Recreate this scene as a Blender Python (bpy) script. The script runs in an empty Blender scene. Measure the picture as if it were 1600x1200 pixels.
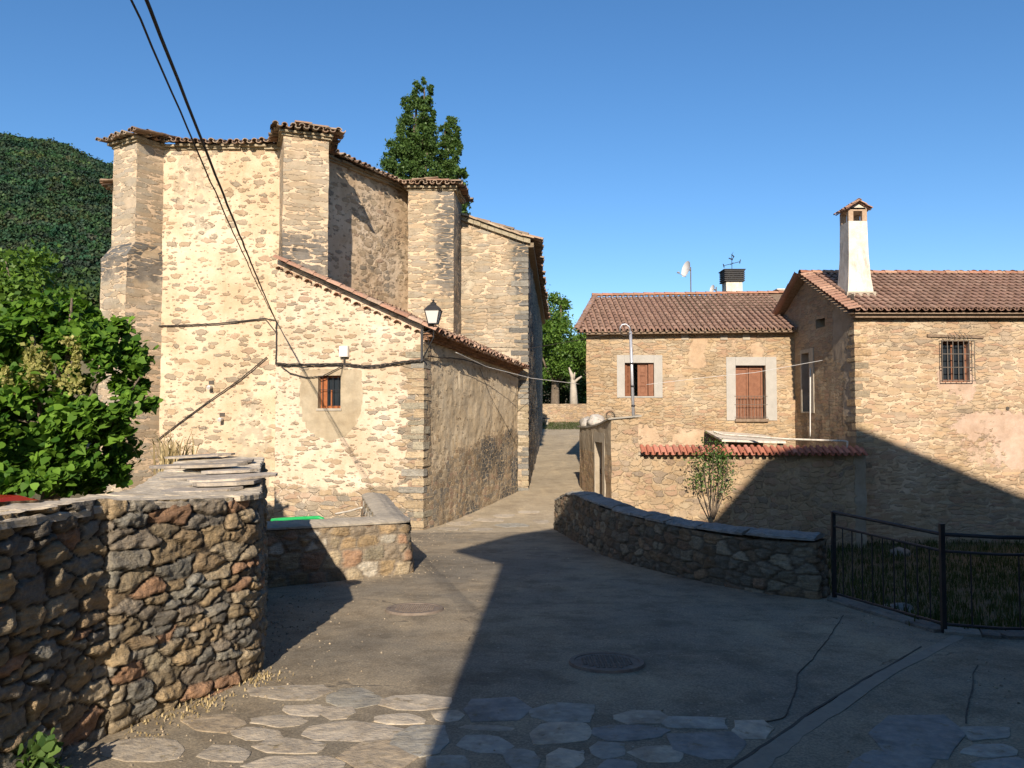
import bpy, math, random
import numpy as np
from mathutils import Vector, noise
random.seed(7); rng = np.random.default_rng(7)
C = bpy.context.scene.collection
SC = bpy.context.scene
R = math.radians

# ------------------------------------------------------------------ camera, sky, sun
EYE = 1.7; F = 1250.0; PIT = math.atan(50 / 1250)
cam = bpy.data.cameras.new('camera'); co = bpy.data.objects.new('camera', cam); C.objects.link(co)
cam.sensor_width = 36; cam.lens = 36 * F / 1600; cam.clip_end = 4000; cam.clip_start = .05
co.location = (0, 0, EYE); co.rotation_euler = (R(90) + PIT, 0, 0)
SC.camera = co
W = bpy.data.worlds.new('World'); SC.world = W; W.use_nodes = True
SUN_EL, TRAVEL = 26.0, 2.2          # elevation; sunlight travels this many degrees right of +Y
nt = W.node_tree; sky = nt.nodes.new('ShaderNodeTexSky'); sky.sky_type = 'NISHITA'; sky.sun_disc = False
sky.sun_elevation = R(SUN_EL); sky.sun_rotation = R(180 + TRAVEL)
sky.air_density = 1.0; sky.dust_density = .8; sky.ozone_density = 3.5; sky.altitude = 900
bg = nt.nodes['Background']; bg.inputs[1].default_value = .102
hs = nt.nodes.new('ShaderNodeHueSaturation'); hs.inputs['Saturation'].default_value = 1.17
nt.links.new(sky.outputs[0], hs.inputs['Color']); nt.links.new(hs.outputs[0], bg.inputs[0])
sl = bpy.data.lights.new('sun', 'SUN'); sl.energy = 5.0; sl.angle = R(.5); sl.color = (1, .88, .75)
so = bpy.data.objects.new('sun', sl); C.objects.link(so)
so.rotation_euler = (R(90 - SUN_EL), 0, R(-TRAVEL))
SC.view_settings.view_transform = 'Standard'; SC.view_settings.look = 'None'
SC.view_settings.exposure = 0.66; SC.view_settings.gamma = 1

# ------------------------------------------------------------------ measuring helpers
cp, sp = math.cos(PIT), math.sin(PIT)
def ray(px, py):
    a, b = (px - 800) / F, (600 - py) / F
    return Vector((a, cp - b * sp, sp + b * cp))
def P(px, py, Y):
    r = ray(px, py); return Vector((0, 0, EYE)) + r * (Y / r.y)
def hit(px, py, A, B):              # (u, z) on the vertical plane through A, B
    r = ray(px, py); dx, dy = B[0] - A[0], B[1] - A[1]; L = math.hypot(dx, dy)
    # A + t*d = k*r
    k = (A[0] * dy - A[1] * dx) / (r.x * dy - r.y * dx)
    u = ((k * r.x - A[0]) * dx + (k * r.y - A[1]) * dy) / L
    return u, EYE + k * r.z
def lerp(x, pts):
    return float(np.interp(x, [p[0] for p in pts], [p[1] for p in pts]))
def sstep(a, b, x):
    t = min(1, max(0, (x - a) / (b - a))); return t * t * (3 - 2 * t)
def nz(x, y=0, z=0): return noise.noise(Vector((x, y, z)))

# ------------------------------------------------------------------ node helpers
class NT:
    def __init__(s, name):
        s.m = bpy.data.materials.new(name); s.m.use_nodes = True; s.t = s.m.node_tree
        s.b = s.t.nodes['Principled BSDF']; s.b.inputs['Specular IOR Level'].default_value = .25
    def n(s, typ, **kw):
        x = s.t.nodes.new('ShaderNode' + typ)
        for k, v in kw.items(): setattr(x, k, v)
        return x
    def l(s, a, b): s.t.links.new(a, b)
    def put(s, sock, v):
        if hasattr(v, 'is_linked') or isinstance(v, bpy.types.NodeSocket): s.l(v, sock)
        else:
            try: sock.default_value = v
            except Exception: sock.default_value = tuple(v) + (1,)
    def math(s, op, a, b=0.0, clamp=False):
        x = s.n('Math', operation=op); x.use_clamp = clamp; s.put(x.inputs[0], a); s.put(x.inputs[1], b); return x.outputs[0]
    def mix(s, f, a, b, blend='MIX'):
        x = s.n('Mix', data_type='RGBA', blend_type=blend); s.put(x.inputs[0], f); s.put(x.inputs[6], a); s.put(x.inputs[7], b); return x.outputs[2]
    def fmix(s, f, a, b):
        x = s.n('Mix', data_type='FLOAT'); s.put(x.inputs[0], f); s.put(x.inputs[2], a); s.put(x.inputs[3], b); return x.outputs[0]
    def noise(s, vec, scale, detail=3, rough=.5, col=False):
        x = s.n('TexNoise'); s.put(x.inputs['Scale'], scale); x.inputs['Detail'].default_value = detail
        x.inputs['Roughness'].default_value = rough
        if vec is not None: s.l(vec, x.inputs['Vector'])
        return x.outputs['Color' if col else 'Fac']
    def ramp(s, f, stops, interp='LINEAR'):
        x = s.n('ValToRGB'); x.color_ramp.interpolation = interp; e = x.color_ramp.elements
        while len(e) < len(stops): e.new(.5)
        for i, (p, c) in enumerate(stops): e[i].position = p; e[i].color = tuple(c) + (1,)
        s.l(f, x.inputs[0]); return x.outputs[0]
    def srange(s, v, a, b, c=0., d=1.):
        x = s.n('MapRange', interpolation_type='SMOOTHSTEP'); s.put(x.inputs[0], v)
        for i, q in enumerate((a, b, c, d)): s.put(x.inputs[i + 1], q)
        return x.outputs[0]
    def vmul(s, v, sc):
        x = s.n('VectorMath', operation='MULTIPLY'); s.l(v, x.inputs[0]); x.inputs[1].default_value = sc; return x.outputs[0]
    def vadd(s, a, b):
        x = s.n('VectorMath', operation='ADD'); s.l(a, x.inputs[0]); s.put(x.inputs[1], b); return x.outputs[0]
    def bump(s, h, dist, strength=1):
        x = s.n('Bump'); x.inputs['Strength'].default_value = strength; x.inputs['Distance'].default_value = dist
        s.l(h, x.inputs['Height']); s.l(x.outputs[0], s.b.inputs['Normal']); return x
    def uv(s):
        return s.n('UVMap', uv_map='UVMap').outputs[0]
    def attr(s, name, comp=None):
        x = s.n('Attribute', attribute_name=name)
        if comp is None: return x.outputs['Color']
        y = s.n('SeparateColor'); s.l(x.outputs['Color'], y.inputs[0]); return y.outputs[comp]
    def fin(s, col, rough=.9):
        s.put(s.b.inputs['Base Color'], col); s.put(s.b.inputs['Roughness'], rough); return s.m

def stone_mat(name, size=(.42, .17), mortar=(.60, .46, .29), cover=.45, mw=.07, stones=None, rend=(.45, .37, .25), relief=.03, warp=.1, off=0, soft=.25):
    """rubble masonry. zone attribute: R = bare stone, G = flat render patch, B = dark weathered stone, and painted shade on the nave side"""
    s = NT(name); uv = s.uv()
    z = s.n('SeparateColor'); s.l(s.n('Attribute', attribute_name='zone').outputs['Color'], z.inputs[0])
    uvo = s.vadd(uv, (off, off * .7, 0))
    big = s.noise(uvo, .9, 4, .6); mid = s.noise(uvo, 5, 4, .6); fine = s.noise(uvo, 38, 4, .65)
    d = s.vadd(uvo, s.vmul(s.vadd(s.noise(uvo, 2.4, 3, .6, True), (-.5, -.5, -.5)), (warp * 2.2, warp, 0)))
    v = s.vmul(d, (1 / size[0], 1 / size[1], 1))
    vc = s.n('TexVoronoi', voronoi_dimensions='2D', feature='F1'); vc.inputs['Scale'].default_value = 1; vc.inputs['Randomness'].default_value = .82; s.l(v, vc.inputs['Vector'])
    ve = s.n('TexVoronoi', voronoi_dimensions='2D', feature='DISTANCE_TO_EDGE'); ve.inputs['Scale'].default_value = 1; ve.inputs['Randomness'].default_value = .82; s.l(v, ve.inputs['Vector'])
    rnd = s.n('SeparateColor'); s.l(vc.outputs['Color'], rnd.inputs[0])
    r1, r2, r3 = rnd.outputs
    bare = s.srange(s.math('ADD', z.outputs[0], s.math('MULTIPLY', s.math('SUBTRACT', mid, .5), 1.3)), .3, .7)
    ragged = s.math('SUBTRACT', s.noise(uvo, 11, 4, .65), .5)
    wE = s.math('ADD', mw * .55, s.math('MULTIPLY', ragged, .16))
    # bare masonry: joints follow the cell edges; plastered masonry: rounded islands of stone left showing
    mE = s.math('MULTIPLY', s.srange(s.math('SUBTRACT', ve.outputs['Distance'], wE), -.02, .06), s.srange(s.math('ADD', vc.outputs['Distance'], s.math('MULTIPLY', ragged, .8)), .66, .50))
    thr = s.math('ADD', s.math('MULTIPLY', r3, .52), s.math('SUBTRACT', .44 - cover * .8, s.math('MULTIPLY', s.math('SUBTRACT', big, .5), 1.0)))
    mI = s.srange(s.math('SUBTRACT', thr, s.math('ADD', vc.outputs['Distance'], s.math('MULTIPLY', ragged, .9))), -.02, .09)
    v2 = s.n('TexVoronoi', voronoi_dimensions='2D', feature='F1'); v2.inputs['Scale'].default_value = 1; v2.inputs['Randomness'].default_value = 1
    s.l(s.vadd(s.vmul(d, (2.1 / size[0], 2.0 / size[1], 1)), (5.3, 2.7, 0)), v2.inputs['Vector'])
    q2 = s.n('SeparateColor'); s.l(v2.outputs['Color'], q2.inputs[0])
    m2 = s.math('MULTIPLY', s.srange(s.math('SUBTRACT', s.math('SUBTRACT', s.math('MULTIPLY', q2.outputs[0], .5), .12 + cover * .15), s.math('ADD', v2.outputs['Distance'], s.math('MULTIPLY', ragged, .7))), -.02, .08), .75)
    m2b = s.srange(s.math('SUBTRACT', s.math('SUBTRACT', s.math('MULTIPLY', q2.outputs[0], .6), .02), s.math('ADD', v2.outputs['Distance'], s.math('MULTIPLY', ragged, .7))), -.02, .08)
    m = s.fmix(bare, s.math('MAXIMUM', mI, m2), s.math('MAXIMUM', mE, m2b))
    st = stones or [(0, (.30, .20, .105)), (.2, (.22, .175, .12)), (.42, (.36, .25, .13)), (.6, (.17, .155, .13)), (.78, (.33, .20, .12)), (.9, (.42, .32, .19)), (1, (.25, .22, .17))]
    sc = s.ramp(r1, st, 'CONSTANT' if not stones else 'LINEAR')
    sc = s.mix(s.srange(fine, .25, .8), sc, s.mix(.5, sc, (.52, .42, .27)))
    sc = s.mix(s.math('MULTIPLY', r2, .3), sc, s.mix(1, sc, (.55, .55, .55), 'MULTIPLY'))
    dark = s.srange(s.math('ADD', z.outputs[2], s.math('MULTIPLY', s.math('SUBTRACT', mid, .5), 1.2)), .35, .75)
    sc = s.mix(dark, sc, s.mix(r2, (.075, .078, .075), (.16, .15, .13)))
    mc = s.mix(s.srange(big, .3, .7), mortar, tuple(c * k for c, k in zip(mortar, (.86, .80, .72))))
    mc = s.mix(s.srange(mid, .45, .8, 0, .45), mc, tuple(c * k for c, k in zip(mortar, (.70, .62, .52))))
    mc = s.mix(s.srange(fine, .45, .75, 0, .4), mc, tuple(min(.8, c * 1.15) for c in mortar))
    mc = s.mix(s.math('MULTIPLY', bare, .55), mc, (.30, .235, .15))
    sc = s.mix(s.srange(m2, .1, .6), sc, s.mix(q2.outputs[1], (.20, .15, .10), (.36, .27, .16))) if False else sc
    sc = s.mix(s.fmix(bare, soft, 0.), sc, mc)
    col = s.mix(m, mc, sc)
    crev = s.math('MULTIPLY', s.srange(s.noise(s.vmul(d, (3.0, 11.0, 1)), 1.0, 5, .7), .60, .70), s.fmix(bare, .12, .5))
    col = s.mix(crev, col, s.mix(1, col, (.30, .26, .22), 'MULTIPLY'))
    pm = s.srange(s.math('ADD', z.outputs[1], s.math('MULTIPLY', s.math('SUBTRACT', mid, .5), .75)), .44, .56)
    rc = s.mix(s.srange(s.noise(uvo, 3.3, 5, .7), .35, .7), rend, tuple(c * .78 for c in rend))
    pit = s.srange(s.math('ADD', fine, s.math('MULTIPLY', m, .12)), .62, .75)
    col = s.mix(pm, col, s.mix(s.math('MULTIPLY', pit, .35), rc, sc))
    # long rain streaks: soft brown dirt
    stv = s.vmul(uvo, (2.2, .28, 1)); streak = s.srange(s.noise(stv, 1.6, 5, .65), .52, .78, 0, .35)
    col = s.mix(streak, col, s.mix(1, col, (.68, .6, .5), 'MULTIPLY'))
    patch = s.srange(s.noise(uvo, .55, 5, .7), .36, .64); col = s.mix(patch, s.mix(1, col, (.82, .77, .69), 'MULTIPLY'), col)
    pale = s.srange(s.noise(s.vadd(uvo, (9, 4, 0)), 1.1, 5, .7), .54, .68, 0, .6); col = s.mix(pale, col, s.mix(.5, col, mortar))
    hsv = s.n('HueSaturation'); hsv.inputs['Saturation'].default_value = .90; s.l(col, hsv.inputs['Color']); col = hsv.outputs[0]
    h = s.math('ADD', s.math('MULTIPLY', m, s.math('ADD', .55, s.math('MULTIPLY', r2, .6))), s.math('MULTIPLY', mid, .35))
    h = s.math('SUBTRACT', h, s.math('MULTIPLY', crev, .5))
    h = s.math('ADD', s.fmix(pm, h, s.math('MULTIPLY', mid, .3)), s.math('MULTIPLY', fine, .35))
    s.bump(h, relief)
    return s.fin(col, .93)

def col_mat(name, cols, scale=6, rough=.85, bump=.004, metal=0, fine=30):
    s = NT(name); tc = s.n('TexCoord').outputs['Object']
    c = s.ramp(s.noise(tc, scale, 5, .65), [(.3, cols[0]), (.7, cols[1])])
    f = s.noise(tc, fine, 4, .6)
    c = s.mix(s.srange(f, .4, .8, 0, .35), c, s.mix(1, c, (.6, .58, .55), 'MULTIPLY'))
    s.bump(s.math('ADD', f, s.noise(tc, scale * 1.5, 3)), bump); s.b.inputs['Metallic'].default_value = metal
    return s.fin(c, rough)

def attr_mat(name, bump=.01, rough=.9, fine=26, lichen=None):
    s = NT(name); tc = s.n('TexCoord').outputs['Object']; c = s.attr('col')
    f = s.noise(tc, fine, 5, .65); g = s.noise(tc, fine * .22, 4, .6)
    c = s.mix(s.srange(f, .35, .75), c, s.mix(1, c, (1.45, 1.38, 1.25), 'MULTIPLY'))
    c = s.mix(s.srange(g, .45, .72, 0, .6), c, s.mix(1, c, (.58, .54, .5), 'MULTIPLY'))
    if lichen: c = s.mix(s.srange(s.noise(tc, 9, 5, .7), .58, .68, 0, .65), c, lichen)
    st = s.noise(s.vmul(tc, (7, 7, 34)), 1.0, 5, .7)
    c = s.mix(s.srange(st, .45, .7, 0, .55), c, s.mix(1, c, (.62, .58, .53), 'MULTIPLY'))
    s.bump(s.math('ADD', s.math('ADD', f, g), s.math('MULTIPLY', st, 1.6)), bump)
    return s.fin(c, rough)

def leaf_mat(name, c0, c1, trans=.3, rough=.5, spec=.3):
    s = NT(name); ge = s.n('NewGeometry')
    c = s.ramp(ge.outputs['Random Per Island'], [(0, c0), (.75, c1), (1, tuple(a * 1.35 for a in c1))])
    tr = s.n('BsdfTranslucent'); s.l(s.mix(1, c, (1.3, 1.5, .6), 'MULTIPLY'), tr.inputs[0])
    mx = s.n('MixShader'); mx.inputs[0].default_value = trans; s.l(s.b.outputs[0], mx.inputs[1]); s.l(tr.outputs[0], mx.inputs[2])
    s.l(mx.outputs[0], s.t.nodes['Material Output'].inputs[0]); s.b.inputs['Specular IOR Level'].default_value = spec
    return s.fin(c, rough)

def tile_mat(name, lich=.5):
    s = NT(name); tc = s.n('TexCoord').outputs['Object']; c = s.attr('col')
    f = s.noise(tc, 22, 5, .7); g = s.noise(tc, 1.1, 4, .6)
    c = s.mix(s.srange(f, .4, .7, 0, .7), c, s.mix(1, c, (.6, .58, .55), 'MULTIPLY'))
    c = s.mix(s.srange(s.math('ADD', s.math('MULTIPLY', f, .5), s.math('MULTIPLY', g, .6)), .5, .66, 0, lich), c, (.21, .175, .12))
    s.bump(f, .006); return s.fin(c, .92)

# ------------------------------------------------------------------ mesh helpers
class MB:
    def __init__(s): s.v = []; s.f = []; s.c = []; s.k = (.5, .5, .5)
    def vert(s, p, c=None): s.v.append(tuple(p)); s.c.append(c or s.k); return len(s.v) - 1
    def face(s, pts, c=None): s.f.append([s.vert(p, c) for p in pts])
    def box(s, c, size, rz=0, taper=1, col=None):
        x, y, z = [a / 2 for a in size]; cr, sr = math.cos(rz), math.sin(rz); i = len(s.v)
        for dz, k in ((-z, 1), (z, taper)):
            for dx, dy in ((-x, -y), (x, -y), (x, y), (-x, y)):
                dx *= k; dy *= k; s.vert((c[0] + dx * cr - dy * sr, c[1] + dx * sr + dy * cr, c[2] + dz), col)
        for q in ((3, 2, 1, 0), (4, 5, 6, 7), (0, 1, 5, 4), (1, 2, 6, 5), (2, 3, 7, 6), (3, 0, 4, 7)): s.f.append([i + a for a in q])
    def obox(s, O, U, V, N, a, b, c, col=None):   # oriented box from corner O spanning a*U, b*V, c*N
        O, U, V, N = Vector(O), Vector(U) * a, Vector(V) * b, Vector(N) * c; i = len(s.v)
        for q in (O, O + U, O + U + V, O + V, O + N, O + U + N, O + U + V + N, O + V + N): s.vert(q, col)
        for q in ((3, 2, 1, 0), (4, 5, 6, 7), (0, 1, 5, 4), (1, 2, 6, 5), (2, 3, 7, 6), (3, 0, 4, 7)): s.f.append([i + a for a in q])
    def tube(s, pts, r, n=6, col=None):
        pts = [Vector(p) for p in pts]; rr = r if isinstance(r, (list, tuple)) else [r] * len(pts); i0 = len(s.v)
        up = Vector((0, 0, 1)) if abs((pts[-1] - pts[0]).normalized().z) < .95 else Vector((1, 0, 0))
        for i, p in enumerate(pts):
            t = (pts[min(i + 1, len(pts) - 1)] - pts[max(i - 1, 0)]).normalized()
            a = t.cross(up)
            if a.length < 1e-3: a = t.cross(Vector((0, 1, 0)))
            a.normalize(); b = t.cross(a)
            for k in range(n):
                th = 2 * math.pi * k / n; s.vert(p + (a * math.cos(th) + b * math.sin(th)) * rr[i], col)
        for i in range(len(pts) - 1):
            for k in range(n):
                a, b = i0 + i * n + k, i0 + i * n + (k + 1) % n; s.f.append([a, b, b + n, a + n])
        s.f.append([i0 + k for k in range(n)][::-1]); s.f.append([i0 + (len(pts) - 1) * n + k for k in range(n)])
    def lathe(s, c, prof, n=20, col=None):
        i0 = len(s.v)
        for r, z in prof:
            for k in range(n):
                t = 2 * math.pi * k / n; s.vert((c[0] + r * math.cos(t), c[1] + r * math.sin(t), c[2] + z), col)
        for i in range(len(prof) - 1):
            for k in range(n):
                a, b = i0 + i * n + k, i0 + i * n + (k + 1) % n; s.f.append([a, b, b + n, a + n])
        s.f.append([i0 + k for k in range(n)][::-1]); s.f.append([i0 + (len(prof) - 1) * n + k for k in range(n)])
    def build(s, name, mat, parent=None, smooth=False, attr=None, loc=None):
        me = bpy.data.meshes.new(name)
        vs = s.v
        if loc is not None: vs = [(a[0] - loc[0], a[1] - loc[1], a[2] - loc[2]) for a in vs]
        me.from_pydata(vs, [], s.f); me.validate(); me.update()
        return finish(me, name, mat, parent, smooth, (attr or 'col', s.c) if len(s.c) == len(me.vertices) else None, loc, s.v)
def finish(me, name, mat, parent, smooth, att, loc=None, world=None):
    n = len(me.vertices); co_ = np.empty(n * 3); me.vertices.foreach_get('co', co_); co_ = co_.reshape(-1, 3)
    if loc is not None: co_ = co_ + np.array(loc)
    nl = len(me.loops); li = np.empty(nl, dtype=np.int64); me.loops.foreach_get('vertex_index', li)
    nf = len(me.polygons); nor = np.empty(nf * 3); me.polygons.foreach_get('normal', nor); nor = nor.reshape(-1, 3)
    lt = np.empty(nf, dtype=np.int64); me.polygons.foreach_get('loop_total', lt)
    ln = np.repeat(nor, lt, axis=0); p = co_[li]
    hz = np.hypot(ln[:, 0], ln[:, 1]) + 1e-9
    tx, ty = -ln[:, 1] / hz, ln[:, 0] / hz
    q = np.round(np.arctan2(ty, tx) / R(15)) * R(15); tx, ty = np.cos(q), np.sin(q)
    flat = np.abs(ln[:, 2]) > .75
    u = np.where(flat, p[:, 0], p[:, 0] * tx + p[:, 1] * ty); v = np.where(flat, p[:, 1], p[:, 2])
    uvl = me.uv_layers.new(name='UVMap'); uvl.data.foreach_set('uv', np.stack([u, v], 1).ravel().astype(np.float32))
    if att is not None:
        a = me.attributes.new(att[0], 'FLOAT_COLOR', 'POINT'); cc = np.ones((n, 4), dtype=np.float32); cc[:, :3] = np.array(att[1]); a.data.foreach_set('color', cc.ravel())
    if smooth: me.polygons.foreach_set('use_smooth', [True] * nf)
    if mat: me.materials.append(mat)
    o = bpy.data.objects.new(name, me); C.objects.link(o)
    if loc is not None: o.location = loc
    if parent is not None:
        o.parent = parent; o.matrix_parent_inverse = Vector((0, 0, 0)) and o.matrix_parent_inverse
        o.location = Vector(o.location) - Vector(parent_world(parent))
    return o
def parent_world(o):
    v = Vector((0, 0, 0))
    while o is not None: v += Vector(o.location); o = o.parent
    return v
def tag(o, label, cat=None, group=None, kind=None):
    if label: o['label'] = label
    if cat: o['category'] = cat
    if group: o['group'] = group
    if kind: o['kind'] = kind
    return o
def thing(name, label, cat, loc=(0, 0, 0), group=None):
    o = bpy.data.objects.new(name, None); C.objects.link(o); o.location = loc; o.empty_display_size = .2
    return tag(o, label, cat, group)
def struct(o, kind='structure'): o['kind'] = kind; return o

def wall(mb, A, B, zb, zt, holes=(), zone=None, depth=.3, step=.13, jit=.018, flip=False):
    """vertical wall sheet from A to B (left to right as seen from outside); zt number or f(u); holes (u0,u1,z0,z1)"""
    A, B = Vector((A[0], A[1])), Vector((B[0], B[1])); d = B - A; L = d.length; d.normalize(); n = Vector((d.y, -d.x))
    ztf = zt if callable(zt) else (lambda u: zt)
    us = list(np.linspace(0, L, max(2, int(L / step) + 1))); 
    zlow = min(ztf(u) for u in us); zlow = max(zlow, zb + .01)
    vs = list(np.linspace(zb, zlow, max(2, int((zlow - zb) / step) + 1)))
    for h in holes:
        for q in h[:2]: us = [u for u in us if abs(u - q) > .03] + [q]
        for q in h[2:]: vs = [v for v in vs if abs(v - q) > .03] + [q]
    us.sort(); vs.sort()
    zmax = max(ztf(u) for u in us); extra = int(math.ceil((zmax - zlow) / step)) if zmax - zlow > .01 else 0
    nv = len(vs) + extra
    idx = {}
    hu = [q for h in holes for q in h[:2]]; hv = [q for h in holes for q in h[2:]]
    def pt(i, j):
        if (i, j) in idx: return idx[i, j]
        u = us[i]; z = vs[j] if j < len(vs) else zlow + (ztf(u) - zlow) * (j - len(vs) + 1) / extra
        p = Vector((A.x + d.x * u, A.y + d.y * u, z))
        k = jit * (.15 if any(abs(u - q) < .25 for q in hu) and any(abs(z - q) < .25 for q in hv) else 1)
        w = noise.noise_vector(p * 1.7) * k + noise.noise_vector(p * 5.1) * k * .5
        p = p + Vector((w.x, w.y, w.z * .4))
        zn = zone(u, z) if zone else (0, 0, 0)
        idx[i, j] = mb.vert(p, zn); return idx[i, j]
    for i in range(len(us) - 1):
        for j in range(nv - 1):
            um = (us[i] + us[i + 1]) / 2
            if j < len(vs) - 1:
                zm = (vs[j] + vs[j + 1]) / 2
                if any(h[0] < um < h[1] and h[2] < zm < h[3] for h in holes): continue
            f = [pt(i, j), pt(i + 1, j), pt(i + 1, j + 1), pt(i, j + 1)]
            mb.f.append(f)
    for h in holes:
        def q(u, z, dd): return (A.x + d.x * u - n.x * dd, A.y + d.y * u - n.y * dd, z)
        zz = (.3, .7, 0)
        mb.face([q(h[0], h[2], 0), q(h[0], h[3], 0), q(h[0], h[3], depth), q(h[0], h[2], depth)], zz)
        mb.face([q(h[1], h[2], depth), q(h[1], h[3], depth), q(h[1], h[3], 0), q(h[1], h[2], 0)], zz)
        mb.face([q(h[0], h[2], depth), q(h[1], h[2], depth), q(h[1], h[2], 0), q(h[0], h[2], 0)], zz)
        mb.face([q(h[0], h[3], 0), q(h[1], h[3], 0), q(h[1], h[3], depth), q(h[0], h[3], depth)], zz)
    return A, d, n
def onwall(A, B, u, z, out=0):
    A, B = Vector((A[0], A[1])), Vector((B[0], B[1])); d = (B - A).normalized(); n = Vector((d.y, -d.x))
    return Vector((A.x + d.x * u + n.x * out, A.y + d.y * u + n.y * out, z))
def wframe(A, B):
    d = Vector((B[0] - A[0], B[1] - A[1], 0)).normalized(); return d, Vector((d.y, -d.x, 0))

TC_OLD = [(.27, .18, .12), (.22, .145, .10), (.32, .22, .15), (.20, .15, .11), (.36, .27, .19), (.28, .16, .10)]
TC_NEW = [(.32, .195, .14), (.30, .18, .13), (.34, .215, .155), (.28, .17, .12)]
TC_RED = [(.45, .165, .10), (.41, .145, .09), (.47, .195, .13), (.43, .155, .095)]
def tiles(mb, O, U, V, width, length, pitch=.22, row=.36, inside=None, pal=TC_OLD, jit=.012, thick=.016, seg=6, lift=.028, sag=0):
    O, U, V = Vector(O), Vector(U).normalized(), Vector(V).normalized(); N = U.cross(V).normalized()
    if N.z < 0: N = -N
    nc = int(width / pitch + .5); nr = max(1, int(length / row + .5)); rd = random.Random(int(abs(O.x * 7 + O.y * 13) * 100))
    for c in range(nc):
        for r in range(nr):
            u = (c + .5) * pitch; v = r * row
            if inside and not inside(u, v + row * .5): continue
            col = rd.choice(pal); k = rd.uniform(.82, 1.18); col = tuple(a * k for a in col)
            ju, jv, jn = rd.uniform(-jit, jit), rd.uniform(-jit, jit) * 2, rd.uniform(-.2, .4) * jit
            sg = -sag * math.sin(math.pi * min(1, u / width)) + sag * .6 * nz(u * .8, O.x, v)
            for cover in (0, 1):
                R0, R1 = (pitch * .36, pitch * .30) if cover else (pitch * .34, pitch * .38)
                i0 = len(mb.v); ends = ((v + jv - (0 if r else .0), R0, lift if cover else .0), (v + jv + row * 1.12, R1, .004))
                rings = [(e, Rr, Lf, 0) for e, Rr, Lf in ends]
                if r == 0: rings = [(ends[0][0], R0 - thick, ends[0][2], 0), *rings]
                for e, Rr, Lf, _ in rings:
                    for q in range(seg + 1):
                        th = math.pi * q / seg
                        h = (Rr * math.sin(th) * .85 + pitch * .10) if cover else (pitch * .22 * (1 - math.sin(th)) - .01 - (Rr - R0 if r == 0 and Rr < R0 else 0))
                        uu = u + (0 if cover else pitch * .5) + ju + Rr * math.cos(th)
                        mb.vert(O + U * uu + V * e + N * (h + Lf + jn + sg), col)
                for a in range(len(rings) - 1):
                    for q in range(seg):
                        b = i0 + a * (seg + 1) + q; mb.f.append([b, b + 1, b + seg + 2, b + seg + 1])
def ridge(mb, A, B, r=.1, row=.36, pal=TC_OLD, sag=0, up=Vector((0, 0, 1))):
    A, B = Vector(A), Vector(B); L = (B - A).length; d = (B - A) / L; s = d.cross(up).normalized(); n = s.cross(d); k = max(1, int(L / row))
    for i in range(k):
        col = random.choice(pal); m = random.uniform(.85, 1.15); col = tuple(a * m for a in col); i0 = len(mb.v)
        for e, Rr in ((0, r * .92), (0, r * 1.06), (1.1, r * .9)):
            p = A + d * ((i + e) * L / k) + n * ((.010 if e == 0 else 0) - sag * math.sin(math.pi * i / k) + .01 * nz(i * .7, A.x))
            for q in range(7):
                th = math.pi * q / 6; mb.vert(p + s * Rr * math.cos(th) + n * Rr * math.sin(th) * .8, col)
        for a in range(2):
            for q in range(6): b = i0 + a * 7 + q; mb.f.append([b, b + 1, b + 8, b + 7])

# ------------------------------------------------------------------ materials
M = {}
M['church'] = stone_mat('church rubble', (.36, .16), (.62, .485, .325), .60, .075, warp=.11, soft=.18)
M['buttress'] = stone_mat('buttress courses', (.46, .105), (.62, .48, .32), .14, .12, soft=.12, stones=[(0, (.36, .27, .16)), (.3, (.24, .22, .17)), (.5, (.40, .29, .17)), (.75, (.21, .205, .18)), (1, (.38, .32, .22))], warp=.06, off=3)
M['annex'] = stone_mat('annex rubble', (.34, .12), (.64, .515, .37), .60, .08, soft=.22, rend=(.42, .34, .215), off=7)
M['house'] = stone_mat('house rubble', (.34, .095), (.55, .42, .26), .12, .10, soft=.15, stones=[(0, (.36, .22, .10)), (.25, (.44, .31, .16)), (.45, (.26, .20, .13)), (.6, (.46, .30, .14)), (.8, (.32, .17, .09)), (1, (.44, .36, .23))], rend=(.50, .35, .21), warp=.2, off=13)
M['wing'] = stone_mat('wing rubble', (.38, .10), (.60, .46, .30), .22, .10, soft=.2, stones=[(0, (.40, .25, .12)), (.25, (.46, .33, .18)), (.45, (.24, .18, .13)), (.6, (.48, .30, .15)), (.8, (.33, .17, .10)), (1, (.46, .38, .25))], rend=(.53, .375, .27), warp=.2, off=23)
M['garden'] = stone_mat('garden wall rubble', (.30, .16), (.50, .37, .21), .2, .12, stones=[(0, (.33, .21, .10)), (.3, (.40, .27, .14)), (.5, (.20, .15, .11)), (.75, (.36, .20, .11)), (1, (.40, .31, .19))], rend=(.36, .30, .21), warp=.2, off=31)
M['nearstone'] = attr_mat('field stone', .02, .9, 30, None)
M['slab'] = attr_mat('slate slab', .01, .85, 14, (.20, .15, .07))
M['cement'] = col_mat('cement', [(.30, .26, .20), (.40, .35, .27)], 5, .95, .006)
M['limestone'] = col_mat('grey dressed stone', [(.33, .31, .27), (.40, .375, .325)], 3, .9, .004, fine=50)
M['tile'] = tile_mat('old clay tile', .6)
M['tilenew'] = tile_mat('brown clay tile', .12)
M['tilered'] = tile_mat('red clay tile', .05)
M['wood'] = col_mat('brown shutter wood', [(.17, .07, .035), (.24, .105, .055)], 8, .6, .003)
M['woodold'] = col_mat('weathered timber', [(.14, .095, .06), (.26, .19, .13)], 12, .9, .01)
M['woodred'] = col_mat('red brown window wood', [(.26, .08, .025), (.34, .12, .04)], 8, .6, .003)
M['iron'] = col_mat('black iron', [(.018, .018, .02), (.035, .033, .032)], 9, .55, .002)
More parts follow.
